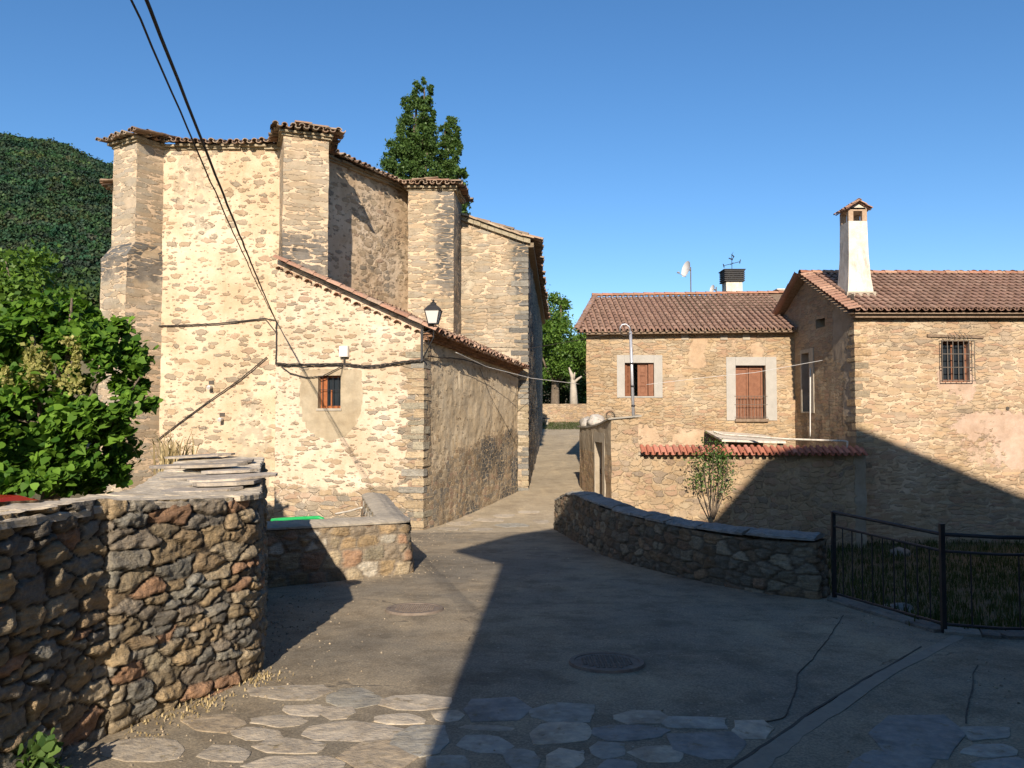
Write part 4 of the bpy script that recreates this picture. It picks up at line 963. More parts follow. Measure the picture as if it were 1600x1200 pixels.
g = MB(); v_ = P(1221, 458, 30.8); g.box((v_.x, v_.y, v_.z - .05), (.42, .4, .3)); g.box((v_.x, v_.y, v_.z + .12), (.5, .48, .04)); tag(g.build('roof_vent', M['white']), 'low pale flat-topped vent behind the ridge next to the gabled house', 'vent')

# ------------------------------------------------------------------ gabled house (right)
WG = thing('gabled_house', 'tall stone house at right with tiled gable roof and white chimney', 'house', (13, 24, -1.8))
G1, G0, G2 = (9.45, 22.0), (9.28, 28.6), (21, 22.0)
EV = P(1336, 486, 21.65).z; RG = P(1255, 430, 25.3).z
def gt(u):   # u from G0 (far) to G1 (near)
    y = 28.6 - u; return (RG - .12 - abs(y - 25.3) * (RG - EV) / 3.65)
w3 = rect(G1, G2, 1470, 533, 1516, 597)
s1 = rect(G0, G1, 1253, 553, 1266, 643); s2 = rect(G0, G1, 1274, 479, 1289, 510)
def gfz(u, z):
    g = .75 * sstep(2.0, 3.4, u + nz(z, 2)) * sstep(2.1, 1.7, z + .15 * nz(u * 1.2)) * sstep(-.1, .5, z) 
    g = max(g, .72 * sstep(.75, .45, math.hypot((u - (w3[0] + w3[1]) / 2) / 1.0, (z - w3[2]) / 1.3)))
    return (.42 + .9 * nz(u * .45, z * .6, 7), g * (.8 + .5 * nz(u, z, 4)), 0)
mb = MB(); wall(mb, G1, G2, -2.6, EV - .06, [w3], gfz, .32, .11); mb.build('front_wall', M['wing'], WG, attr='zone')
M['gable'] = stone_mat('gable rubble', (.34, .10), (.40, .31, .19), .15, .06, stones=[(0, (.30, .18, .09)), (.3, (.36, .24, .12)), (.5, (.18, .14, .10)), (.75, (.32, .17, .09)), (1, (.34, .27, .17))], rend=(.34, .27, .19), warp=.2, off=53)
mb = MB(); wall(mb, G0, G1, -2.6, gt, [s1, s2], lambda u, z: (.8, .8 * sstep(4.9, 5.4, u) * sstep(-1, 1, z) * (.8 + nz(u, z)), .25), .3, .11)
wall(mb, G2, (21, 28.6), -2.6, EV, step=.6); wall(mb, (21, 28.6), G0, -2.6, EV, step=.6); mb.build('gable_wall', M['gable'], WG, attr='zone')
gd, gn = wframe(G1, G2); kd, kn = wframe(G0, G1)
Vw = Vector((0, 25.3 - 21.65, RG - EV)); Ow = Vector((9.2, 21.65, EV + .02)); mt = MB()
tiles(mt, Ow, (1, 0, 0), Vw, 11.8, Vw.length, .205, .335, pal=TC_NEW, jit=.007, thick=.016)
Vb = Vector((0, 25.3 - 28.9, RG - EV)); tiles(mt, Vector((21, 28.9, EV - .04)), (-1, 0, 0), Vb, 11.8, Vb.length, .41, .67, pal=TC_NEW, jit=.007)
ridge(mt, (9.15, 25.3, RG + .06), (21, 25.3, RG + .02), .13, .38, [(.38, .22, .14), (.34, .17, .11), (.30, .14, .085)])
rk = [(.36, .17, .10), (.31, .14, .085), (.40, .21, .13)]
rk = [(.33, .19, .13), (.29, .16, .11), (.36, .22, .15)]
for k in range(17):        # stubby tiles over the rake
    t0 = k / 17; p = Vector((9.2, 21.65 + 3.65 * t0, EV + .10 + (RG - EV) * t0)); 
    ridge(mt, p + Vector((-.10, 0, -.07)), p + Vector((.24, 0, .0)), .095, .34, rk)
    t0 = k / 17; p = Vector((9.2, 28.95 - 3.65 * t0, EV + .10 + (RG - EV) * t0)); ridge(mt, p + Vector((-.10, 0, -.07)), p + Vector((.24, 0, .0)), .095, .34, rk)
mt.build('roof', M['tilenew'], WG)
mb = MB(); e_ = .05
mb.face([(9.12, 21.75, EV - e_), (21, 21.75, EV - e_), (21, 25.3, RG - e_), (9.12, 25.3, RG - e_)]); mb.face([(9.12, 25.3, RG - e_), (21, 25.3, RG - e_), (21, 28.8, EV - e_), (9.12, 28.8, EV - e_)]); mb.build('roof_deck', M['woodold'], WG)
mc = MB(); mc.obox((9.4, 21.8, EV - .16), (1, 0, 0), (0, 1, 0), (0, 0, 1), 11, .25, .09, (.16, .11, .08)); mc.obox((9.35, 21.7, EV - .07), (1, 0, 0), (0, 1, 0), (0, 0, 1), 11, .35, .03, (.16, .11, .08)); mc.build('eaves_board', M['woodold'], WG)
# front window with projecting grille
g = MB(); W3, H3 = w3[1] - w3[0], w3[3] - w3[2]
for (u, z, w, h) in ((0, 0, .07, H3), (W3 - .07, 0, .07, H3), (.07, 0, W3 - .14, .07), (.07, H3 - .07, W3 - .14, .07), (W3 / 2 - .03, .07, .06, H3 - .14)): g.obox(onwall(G1, G2, w3[0] + u, w3[2] + z, -.24), gd, gn, (0, 0, 1), w, .06, h)
wf = g.build('window', M['wood'], WG)
g = MB(); g.obox(onwall(G1, G2, w3[0] + .07, w3[2] + .07, -.22), gd, gn, (0, 0, 1), W3 - .14, .01, H3 - .14); g.build('pane', M['glass'], wf)
g = MB(); e = .05; out = .15
for k in range(7): u = w3[0] - e + (W3 + 2 * e) * k / 6; g.tube([onwall(G1, G2, u, w3[2] + .02, out), onwall(G1, G2, u, w3[3] + .02, out)], .011)
for k in range(4):
    z = w3[2] + .03 + (H3 - .03) * k / 3
    g.tube([onwall(G1, G2, w3[0] - e, z, 0), onwall(G1, G2, w3[0] - e, z, out), onwall(G1, G2, w3[1] + e, z, out), onwall(G1, G2, w3[1] + e, z, 0)], .012)
for k in range(6):   # scrollwork crest
    u = w3[0] + .05 + (W3 - .1) * k / 5; h = .12 + .14 * (1 - abs(k - 2.5) / 2.5)
    g.tube([onwall(G1, G2, u, w3[3] + .02, out), onwall(G1, G2, u + .05, w3[3] + .02 + h * .5, out), onwall(G1, G2, u - .03, w3[3] + .02 + h, out)], .009)
g.build('window_grille', M['rust'], wf)
l0, lz = hit(1448, 523, G1, G2); l1, _ = hit(1536, 528, G1, G2)
g = MB(); g.obox(onwall(G1, G2, l0, lz - .06, -.1), (gd + Vector((0, 0, -.03))).normalized(), gn, (0, 0, 1), l1 - l0, .15, .075); g.build('timber_lintel', M['woodold'], wf)
sg = surround(G0, G1, s1, .10, .34, .12, .05, WG, mat=M['cement']); g = MB(); g.obox(onwall(G0, G1, s1[0], s1[2], -.26), kd, kn, (0, 0, 1), s1[1] - s1[0], .03, s1[3] - s1[2]); g.build('door_leaf', M['wood'], sg)
# white tapered chimney
cx, cy = 10.08, 23.35
zb_ = P(1340, 462, 23.0).z - .5; zt_ = P(1340, 346, 23.1).z
prof = [(zb_, .50), (zb_ + .62, .47), (zb_ + 1.1, .41), (zb_ + 1.7, .365), (zt_, .345)]
g = MB(); i0 = len(g.v)
for z, h in prof:
    for a, b in ((-1, -1), (1, -1), (1, 1), (-1, 1)): g.vert((cx - .03 + a * h * .78, cy + b * h * .9, z))
for k in range(len(prof) - 1):
    for q in range(4): a, b = i0 + k * 4 + q, i0 + k * 4 + (q + 1) % 4; g.f.append([a, b, b + 4, a + 4])
g.f.append([i0 + len(prof) * 4 - 4 + q for q in range(4)])
chm = g.build('chimney', M['white'], WG)
tag(chm, 'tall white tapered chimney')
hx, hy = .345 * .78, .345 * .9; cxx = cx - .03; g = MB()
for a in (-1, 1):
    for b in (-1, 1): g.box((cxx + a * (hx - .07), cy + b * (hy - .07), zt_ + .15), (.14, .14, .30))
g.box((cxx, cy, zt_ + .32), (hx * 2, hy * 2, .05)); g.build('chimney_piers', M['brick'], chm)
g = MB(); zc = zt_ + .345
g.face([(cxx - hx, cy - hy, zc), (cxx + hx, cy - hy, zc), (cxx, cy - hy, zc + .17)]); g.face([(cxx + hx, cy + hy, zc), (cxx - hx, cy + hy, zc), (cxx, cy + hy, zc + .17)]); g.box((cxx, cy, zc + .02), (hx * 1.9, hy * 2, .05)); g.build('cap_gable', M['white'], chm)
g = MB()
for sgn in (-1, 1):
    O = Vector((cxx + sgn * (hx + .10), cy - sgn * (hy + .14), zc - .03)); tiles(g, O, (0, sgn, 0), (-sgn * (hx + .10), 0, .24), 2 * hy + .28, .43, .15, .22, pal=rk, jit=.01, thick=.014)
ridge(g, (cxx, cy - hy - .12, zc + .22), (cxx, cy + hy + .12, zc + .22), .075, .3, rk); g.build('cap_tiles', M['tilenew'], chm)
g = MB(); g.box((cxx, cy, zb_ + .48), (.84, .96, .24)); g.build('flashing', M['cement'], chm)

# ------------------------------------------------------------------ garden wall, gatehouse and things around
GW = thing('garden_wall', 'rubble garden wall topped with a row of bright red clay tiles', 'wall', (6, 21.4, -1.5))
K0, K1 = (3.3, 21.4), (9.42, 21.4)
ct = P(1100, 708, 21.2).z
mb = MB(); wall(mb, K0, K1, -2.2, ct - .02, zone=lambda u, z: (.55 + .6 * nz(u * .7, z * .8, 3), .8 * sstep(5.7, 5.9, u), .0), step=.1, jit=.03); wall(mb, K1, (9.42, 21.95), -2.2, ct, step=.2); wall(mb, (9.42, 21.8), (3.3, 21.8), -2.2, ct, step=.3)
mb.build('masonry', M['garden'], GW, attr='zone')
mt = MB(); tiles(mt, (3.38, 21.14, ct - .04), (1, 0, -.004), (0, 1, .50), 5.95, .40, .175, .40, pal=TC_RED, jit=.008, thick=.018); mt.build('coping_tiles', M['tilered'], GW)
mb = MB(); mb.obox((3.3, 21.36, ct - .06), (1, 0, 0), (0, 1, 0), (0, 0, 1), 6.1, .46, .07); mb.build('mortar_bed', M['cement'], GW)
GH = thing('gateway', 'small stone gateway with a narrow doorway and sloping mortar roof beside the lane', 'gateway', (2.8, 23, -1))
T0, T1, T2 = (2.15, 25.5), (2.62, 21.2), (3.34, 21.2)
gdr = rect(T0, T1, 930, 690, 942, 790); gdr = (gdr[0], gdr[1], -.98, gdr[3])
zA, zB, zC = P(905, 668, 25.5).z, P(955, 656, 21.2).z, P(997, 652, 21.2).z; lT = math.hypot(.47, 4.3)
mb = MB(); wall(mb, T0, T1, -1.5, lambda u: zA + (zB - zA) * (u / lT) ** 1.6, [gdr], lambda u, z: (.9, .9 * sstep(.55, .75, z), 0), .3, .1, .03)
wall(mb, T1, T2, -1.5, lambda u: zB + (zC - zB) * u / .72, zone=lambda u, z: (.6, .3, 0), step=.1, jit=.03); wall(mb, T2, (3.34, 21.9), -1.5, zC - .02, step=.2); wall(mb, (3.34, 21.9), (2.9, 25.5), -1.5, zC - .1, step=.3); wall(mb, (2.9, 25.5), T0, -1.5, zA, step=.3)
mb.build('masonry', M['garden'], GH, attr='zone')
mb = MB()
def slabp(pts, th):
    i = len(mb.v); n = len(pts)
    for p in pts: mb.vert((p[0], p[1], p[2] - th))
    for p in pts: mb.vert(p)
    mb.f.append([i + n + k for k in range(n)]); mb.f.append([i + k for k in range(n)][::-1])
    for k in range(n): mb.f.append([i + k, i + (k + 1) % n, i + n + (k + 1) % n, i + n + k])
slabp([(2.08, 25.6, zA + .05), (2.28, 24.2, zA + .06), (2.42, 22.8, zA + .14), (2.54, 21.13, zB + .05), (3.42, 21.12, zC + .06), (3.40, 21.95, zC + .08), (2.96, 25.6, zA + .1)], .045); mb.build('roof_slab', M['concrete'], GH)
mb = MB(); dA, nA = wframe(T0, T1)
mb.obox(onwall(T0, T1, gdr[0], -1.0, -.22), dA, nA, (0, 0, 1), (gdr[1] - gdr[0]), .05, gdr[3] + 1.0); dr = mb.build('door', M['woodold'], GH)
mb = MB(); mb.tube([onwall(T0, T1, gdr[0] + .12, .05, -.17), onwall(T0, T1, gdr[0] + .12, .05, -.12), onwall(T0, T1, gdr[0] + .12, .18, -.12)], .012); mb.build('handle', M['iron'], dr)
surround(T0, T1, gdr, .12, .30, .28, 0, GH, 'door_surround', .02, M['cement'])
def rock(name, c, s, mat, label, cat='rock', group=None, seed=0, col=(.3, .27, .22)):
    mb = MB(); n, m = 18, 11; i0 = 0
    for j in range(m + 1):
        th = math.pi * j / m
        for k in range(n):
            ph = 2 * math.pi * k / n; d_ = Vector((math.sin(th) * math.cos(ph), math.sin(th) * math.sin(ph), math.cos(th)))
            q = 1 + .28 * nz(d_.x * 1.3 + seed, d_.y * 1.3, d_.z * 1.3) + .1 * nz(d_.x * 4, d_.y * 4 + seed, d_.z * 4)
            mb.vert((c[0] + d_.x * s[0] * q, c[1] + d_.y * s[1] * q, c[2] + d_.z * s[2] * q), col)
    for j in range(m):
        for k in range(n): a, b = j * n + k, j * n + (k + 1) % n; mb.f.append([a, a + n, b + n, b])
    return tag(mb.build(name, mat, smooth=True, loc=tuple(c)), label, cat, group)
rock('boulder', P(917, 662, 25.2), (.24, .3, .22), M['slab'], 'rounded pale boulder at the left end of the gateway roof', 'boulder', seed=3, col=(.33, .31, .28))
rock('boulder', P(931, 658, 24.6), (.26, .3, .20), M['slab'], 'larger whitish boulder on the gateway roof, right of its neighbour', 'boulder', seed=8, col=(.40, .38, .35))
# steel mast with gooseneck
mb = MB(); m0 = P(990, 650, 21.6); m1 = P(985, 518, 21.6)
ms = thing('steel_mast', 'galvanised steel mast with hooked cable top standing on the gateway', 'pole', tuple(m0)); mb.tube([m0 - Vector((0, 0, .3)), m0.lerp(m1, .5), m1], .042, 10); mb.build('pole', M['galv'], ms, smooth=True)
mb = MB(); mb.tube([m1, m1 + Vector((-.03, 0, .13)), m1 + Vector((-.12, 0, .20)), m1 + Vector((-.22, 0, .19)), m1 + Vector((-.28, 0, .11)), m1 + Vector((-.28, 0, .02))], .022, 8); mb.build('gooseneck', M['galv'], ms, smooth=True)
mb = MB(); mb.tube([m1 + Vector((-.28, 0, .04)), m1 + Vector((-.26, 0, -.08)), m1 + Vector((-.1, 0, -.12)), m1 + Vector((0, -.04, -.05))], .012); mb.build('cable_loop', M['cable'], ms)
for q in (.12, .35, .62): mb = MB(); p = m0.lerp(m1, q); mb.lathe(p, [(.05, -.025), (.058, 0), (.05, .025)], 10); mb.build('clamp', M['iron'], ms)
# pipes, flat canopy
catwire([P(1115, 674, 24), P(1130, 679, 23.7), P(1230, 686, 22.6), P(1318, 689, 21.9), P(1324, 690, 21.8), P(1324, 706, 21.8)], .028, 'white_pipe', M['white'], 'white pipe running sideways above the red tiled garden wall', 'pipe')
mp = [hit(1268, 575, G0, G1), hit(1268, 682, G0, G1)]
catwire([onwall(G0, G1, mp[0][0], mp[0][1], .04), onwall(G0, G1, mp[1][0], mp[1][1], .04)], .018, 'white_pipe', M['whiteplastic'], 'thin upright white pipe on the shaded gable wall', 'pipe')
mb = MB(); a, b = P(1128, 690, 23.4), P(1228, 694, 23.4); 
i = [mb.vert(p) for p in ((a.x, 23.4, a.z), (b.x, 23.4, b.z + .02), (b.x + .3, 26.3, b.z + .15), (a.x + .2, 26.3, a.z + .22), (a.x, 23.4, a.z + .06), (b.x, 23.4, b.z + .08), (b.x + .3, 26.3, b.z + .21), (a.x + .2, 26.3, a.z + .28))]
for q in ((3, 2, 1, 0), (4, 5, 6, 7), (0, 1, 5, 4), (1, 2, 6, 5), (2, 3, 7, 6), (3, 0, 4, 7)): mb.f.append([i[k] for k in q])
cn = mb.build('slab', M['white'], None); tag(cn, 'flat whitewashed canopy slab behind the garden wall below the balcony window', 'canopy'); cn.name = 'canopy'
mb = MB()
for xx in (a.x + .15, b.x - .1): mb.box((xx, 23.6, (a.z - 2) / 2), (.14, .14, a.z + 2.04))
mb.build('post', M['woodold'], cn)

# ------------------------------------------------------------------ iron railing on the right
RLp = [(3.76, 9.42), (4.12, 7.72), (4.55, 7.52), (6.6, 7.42)]
RAIL = thing('iron_railing', 'black iron railing in shadow at the right edge of the plaza', 'railing', (4.1, 7.7, -.4))
def rp(p, h): return Vector((p[0], p[1], rz(p[1]) + h))
for q in (0, 1, 3):
    mb = MB(); p = RLp[q]; mb.box((p[0], p[1], rz(p[1]) + .50), (.042, .042, 1.06)); mb.build('post', M['iron'], RAIL)
mb = MB(); mb.tube([rp(p, h) for p, h in zip(RLp, (1.02, .93, .92, .92))], .018, 8); mb.build('top_rail', M['iron'], RAIL)
mb = MB(); mb.tube([rp(p, h) for p, h in zip(RLp, (.86, .77, .76, .76))], .014, 6); mb.tube([rp(p, .08) for p in RLp], .014, 6); mb.build('rail', M['iron'], RAIL)
for a, b, n, ha, hb in ((RLp[0], RLp[1], 10, .86, .77), (RLp[1], RLp[2], 2, .77, .76), (RLp[2], RLp[3], 12, .76, .76)):
    for k in range(1, n):
        t = k / n; p = (a[0] + (b[0] - a[0]) * t, a[1] + (b[1] - a[1]) * t); mb = MB(); mb.tube([rp(p, .08), rp(p, ha + (hb - ha) * t)], .007, 6); mb.build('bar', M['iron'], RAIL)
# kerb under the rail
mb = MB()
for a, b in zip(RLp, RLp[1:] ): 
    d_ = Vector((b[0] - a[0], b[1] - a[1], 0)); L = d_.length; d_.normalize(); n_ = Vector((-d_.y, d_.x, 0)); u = 0
    while u < L:
        w = random.uniform(.3, .6); w = min(w, L - u); p = Vector((a[0], a[1], 0)) + d_ * u; zz = rz(p.y) - .35
        mb.obox(Vector((p.x, p.y, zz)) - n_ * .10, d_, n_, (0, 0, 1), w - .01, .22, .385, random.choice([(.2, .19, .16), (.26, .24, .2), (.16, .15, .13)])); u += w
mb.build('kerb', M['nearstone'])['kind'] = 'structure'

# ------------------------------------------------------------------ manhole covers
def manhole(px, py, r, label):
    c = onroad(px, py); t = thing('manhole_cover', label, 'manhole cover', tuple(c)); tilt = -.048
    def dz(x, y): return (y) * tilt
    mb = MB(); n = 40
    for nm, r0, r1, z0, z1 in (('frame_ring', r * .88, r, .004, .014),):
        i0 = len(mb.v)
        for rr, z in ((r * 1.03, -.01), (r, z1), (r0, z1), (r0 - .004, 0)):
            for k in range(n): a = 2 * math.pi * k / n; mb.vert((c.x + rr * math.cos(a), c.y + rr * math.sin(a), c.z + z + dz(0, rr * math.sin(a)) + .01))
        for q in range(3):
            for k in range(n): a, b = i0 + q * n + k, i0 + q * n + (k + 1) % n; mb.f.append([a, b, b + n, a + n])
    M.setdefault('manhole', col_mat('rusty cast iron', [(.15, .115, .09), (.22, .18, .14)], 10, .9, .004))
    mb.build('frame_ring', M['manhole'], t)
    mb = MB(); i0 = 0
    rr_ = r * .87
    for k in range(n): a = 2 * math.pi * k / n; mb.vert((c.x + rr_ * math.cos(a), c.y + rr_ * math.sin(a), c.z + .018 + dz(0, rr_ * math.sin(a))))
    mb.f.append(list(range(n)))
    for a in range(-5, 6):
        for b in range(-5, 6):
            x, y = a * r * .15, b * r * .15
            if math.hypot(x, y) < r * .72: mb.box((c.x + x, c.y + y, c.z + .022 + dz(0, y)), (r * .085, r * .085, .008), .785)
    mb.build('lid', M['manhole'], t)
manhole(648, 953, .31, 'round rusty manhole cover in the sunlit part of the plaza')
manhole(948, 1037, .30, 'round dark manhole cover lying in the building shadow')

# ------------------------------------------------------------------ small left things
catwire([P(425, 813, 12.9), P(437, 812, 12.8), P(470, 810, 12.7), P(498, 809, 12.6), P(504, 811, 12.6), P(506, 818, 12.6), P(507, 850, 12.6)], .032, 'green_handrail', M['green'], 'bright green bent tube handrail behind the low wall', 'handrail', n=8)
catwire([P(524, 803, 14.6), P(545, 799, 14.2), P(566, 793, 13.9)], .018, 'pole', M['white'], 'pale slanting stick leaning on the low wall', 'stick')
# red car behind the wall
CAR = thing('parked_car', 'red car mostly hidden behind the foreground wall at the left edge', 'car', (-5.2, 6.9, -.3))
mb = MB(); prof = [(-4.0, .28), (-3.93, .62), (-3.98, .88), (-4.35, 1.14), (-4.75, 1.25), (-5.7, 1.27), (-6.4, 1.15), (-7.0, .82), (-7.9, .68), (-8.0, .3)]
x0 = .20; yc, hw = 7.0, .82; i0 = 0
for k, yy in enumerate((-1, -.9, -.6, 0, .6, .9, 1)):
    for j, (x, z) in enumerate(prof):
        top = max(0, (z - .8) / .5); s_ = hw * yy * (1 - .16 * top); zz = z - .06 * (abs(yy) > .85) * (z > .5)
        mb.vert((x + x0 - .04 * abs(yy) ** 4 * (1 if x > -6 else -1), yc + s_, zz - .28))
m = len(prof)
for k in range(6):
    for j in range(m - 1): a = k * m + j; mb.f.append([a, a + 1, a + m + 1, a + m])
mb.f.append(list(range(m))); mb.f.append(list(range(6 * m, 7 * m))[::-1])
mb.build('body', M['carred'], CAR, smooth=False)
mb = MB(); mb.face([(-4.03 + x0 + .035, yc - .6, .64), (-4.03 + x0 + .035, yc + .6, .64), (-4.40 + x0 + .03, yc + .5, .88), (-4.40 + x0 + .03, yc - .5, .88)]); mb.face([(-4.5 + x0, yc - .80, .60), (-6.6 + x0, yc - .80, .60), (-6.2 + x0, yc - .745, .86), (-4.8 + x0, yc - .745, .88)]); mb.build('window', M['glass'], CAR)
for xx in (-4.75, -7.2):
    for yy in (-.78, .78):
        mb = MB(); c = Vector((xx + x0, yc + yy, .02 - .22)); n = 20; i0 = len(mb.v)
        for o_, r in ((-.09, .22), (-.09, .30), (.09, .30), (.09, .22)):
            for k in range(n): a = 2 * math.pi * k / n; mb.vert((c.x + r * math.cos(a), c.y + o_, c.z + r * math.sin(a)))
        for q in range(3):
            for k in range(n): a, b = i0 + q * n + k, i0 + q * n + (k + 1) % n; mb.f.append([a, b, b + n, a + n])
        mb.f.append([i0 + k for k in range(n)]); mb.f.append([i0 + 3 * n + k for k in range(n)]); mb.build('wheel', M['rubber'], CAR)

# ------------------------------------------------------------------ foliage
def leafmesh(name, cen, size, mat, parent, kind='rh', droop=0., seed=1, face=None, loc=None, asp=.6):
    r = np.random.default_rng(seed); n = len(cen)
    nrm = r.normal(size=(n, 3)); nrm[:, 2] = np.abs(nrm[:, 2]) * .7 + .3
    if face is not None: nrm = nrm * .75 + face
    nrm /= np.linalg.norm(nrm, axis=1)[:, None]
    t = r.normal(size=(n, 3)); t[:, 2] -= droop * 1.6; t -= nrm * (t * nrm).sum(1)[:, None]; t /= np.linalg.norm(t, axis=1)[:, None] + 1e-9
    b = np.cross(nrm, t); sz = size * r.uniform(.6, 1.25, n)
    if kind == 'rh': sh = [(0, 0, 0), (.5, asp / 2, .06), (1, 0, 0), (.5, -asp / 2, .06)]; fc = [[0, 3, 2, 1]]
    elif kind == 'heart': sh = [(0, 0, 0), (-.05, .30, .05), (.18, .48, .09), (.55, .36, .06), (1, 0, -.10), (.55, -.36, .06), (.18, -.48, .09), (-.05, -.30, .05), (.5, 0, -.02)]; fc = [[0, 1, 2, 8], [8, 2, 3, 4], [8, 4, 5, 6], [0, 8, 6, 7]]
    else: sh = [(0, -.04, 0), (0, .04, 0), (.6, .03, .1), (1, 0, 0), (.6, -.03, .1)]; fc = [[0, 1, 2, 3, 4]]
    K = len(sh); V = np.empty((n, K, 3))
    for k, (a, c, d) in enumerate(sh): V[:, k] = cen + (t * (a - .5) + b * c + nrm * d) * sz[:, None]
    if loc is not None: V -= np.array(loc)
    me = bpy.data.meshes.new(name); me.vertices.add(n * K); me.vertices.foreach_set('co', V.ravel().astype(np.float32))
    nfl = [len(f) for f in fc]; per = sum(nfl); flat = np.array([i for f in fc for i in f])
    me.loops.add(n * per); me.loops.foreach_set('vertex_index', (flat[None] + (np.arange(n) * K)[:, None]).ravel().astype(np.int32))
    me.polygons.add(n * len(fc)); st = np.cumsum([0] + nfl[:-1]); me.polygons.foreach_set('loop_start', (st[None] + (np.arange(n) * per)[:, None]).ravel().astype(np.int32))
    me.polygons.foreach_set('loop_total', np.tile(nfl, n).astype(np.int32)); me.update(); me.validate()
    me.materials.append(mat); o = bpy.data.objects.new(name, me); C.objects.link(o)
    if parent is not None: o.parent = parent
    return o
def blob_points(ells, n, seed, clump=.5, nclump=60, shell=.55):
    """ells: (c, (rx,ry,rz)); leaves gathered in clumps near the surface of the lobes"""
    r = np.random.default_rng(seed); vol = np.array([e[1][0] * e[1][1] * e[1][2] for e in ells]) ** .67; vol /= vol.sum(); out = []
    for e, w in zip(ells, vol):
        c, rad = np.array(e[0]), np.array(e[1]); k = max(4, int(nclump * w)); m = int(n * w)
        d = r.normal(size=(k, 3)); d /= np.linalg.norm(d, axis=1)[:, None]; d *= (shell + (1 - shell) * r.random((k, 1)) ** .6)
        cc = c + d * rad; ids = r.integers(0, k, m); cr = clump * rad.mean() * r.uniform(.6, 1.3, k)
        out.append(cc[ids] + r.normal(size=(m, 3)) * cr[ids][:, None] * .45)
    return np.concatenate(out)
def tree(name, label, group, base, ells, n, size, mat, seed, trunk_r=.15, clump=.35, nclump=80, bark='bark', limbs=7, kind='rh', droop=.2, shell=.5, face=None, cat='tree'):
    base = Vector(base); t = thing(name, label, cat, tuple(base), group)
    pts = blob_points(ells, n, seed, clump, nclump, shell)
    leafmesh('crown', pts, size, M[mat], t, kind, droop, seed, face, loc=tuple(base))
    mb = MB(); rd = random.Random(seed); cz = sum(e[0][2] for e in ells) / len(ells); cxy = Vector((sum(e[0][0] for e in ells) / len(ells), sum(e[0][1] for e in ells) / len(ells)))
    top = Vector((cxy.x, cxy.y, max(e[0][2] + .5 * e[1][2] for e in ells))); pp = [base - Vector((0, 0, .2))] + [base.lerp(top, q) + Vector((rd.uniform(-.1, .1), rd.uniform(-.1, .1), 0)) * trunk_r * 5 for q in (.15, .35, .55, .75, 1)]
    mb.tube(pp, [trunk_r * q for q in (1.3, 1, .85, .65, .4, .1)], 10)
    for k in range(limbs):
        e = ells[k % len(ells)]; q = rd.uniform(.25, .6); s0_ = base.lerp(top, q); c = Vector(e[0]) + Vector((rd.uniform(-.6, .6) * e[1][0], rd.uniform(-.6, .6) * e[1][1], rd.uniform(-.1, .6) * e[1][2]))
        m_ = s0_.lerp(c, .5) + Vector((0, 0, -.06 * (c - s0_).length)); mb.tube([s0_, m_, c], [trunk_r * .5, trunk_r * .3, trunk_r * .07], 6)
    o = mb.build('trunk', M[bark], None, smooth=True, loc=tuple(base)); o.parent = t; o.location = (0, 0, 0)
    return t
def E(px, py, Y, rx, ry_, rz_):
    k = Y / F; p = P(px, py, Y); return (tuple(p), (rx * k, ry_, rz_ * k))
# catalpa
cat_ells = [E(120, 742, 11.7, 62, .8, 34), E(15, 750, 11.4, 60, .8, 34), E(218, 628, 11.9, 20, .4, 28), E(70, 520, 12.2, 80, .9, 50), E(150, 560, 12.0, 62, .8, 62), E(205, 600, 11.9, 30, .5, 40), E(185, 535, 12, 28, .4, 34), E(30, 660, 11.6, 75, 1.0, 90), E(120, 690, 11.8, 72, .9, 62), E(170, 640, 11.8, 50, .7, 50), E(60, 735, 11.3, 70, .8, 32), E(165, 742, 12.2, 28, .4, 22), E(-90, 620, 12.0, 110, 1.2, 150), E(120, 490, 12.8, 34, .6, 22)]
tree('catalpa_tree', 'bright green large-leaved tree behind the foreground wall at left', None, (-7.2, 12.3, -.75), cat_ells, 19500, .13, 'catalpa', 21, .13, .27, 260, kind='heart', droop=.9, shell=.55, face=np.array([0, -.55, .45]), limbs=11)
ct_ = [o for o in C.objects if o.name.startswith('catalpa_tree')][0]
pp = blob_points([E(85, 575, 11.4, 50, .3, 42), E(35, 585, 11.3, 35, .3, 30), E(115, 545, 11.5, 32, .25, 26)], 1500, 5, .3, 30)
o = leafmesh('seed_clusters', pp, .07, M['pods'], ct_, 'rh', 1.0, 6, loc=tuple(ct_.location), asp=.9)
# trees left, behind catalpa
tree('broadleaf_tree', 'dark green bushy tree at the left edge below the wooded hill', 'trees beyond the church yard', (-19.5, 34, -.5), [E(30, 430, 34, 62, 2, 40), E(0, 470, 33, 70, 2, 45), E(75, 470, 34, 50, 1.6, 35), E(-80, 450, 34, 90, 2.4, 80), E(20, 540, 33, 110, 2, 60)], 9000, .30, 'elm', 31, .25, .36, 110)
tree('broadleaf_tree', 'darker green tree squeezed between the bushy tree and the left church buttress', 'trees beyond the church yard', (-23, 40, -.3), [E(115, 480, 40, 45, 2, 34), E(140, 505, 39, 36, 2, 50), E(70, 510, 40, 60, 2, 40)], 7000, .30, 'darkleaf', 33, .25, .36, 90)
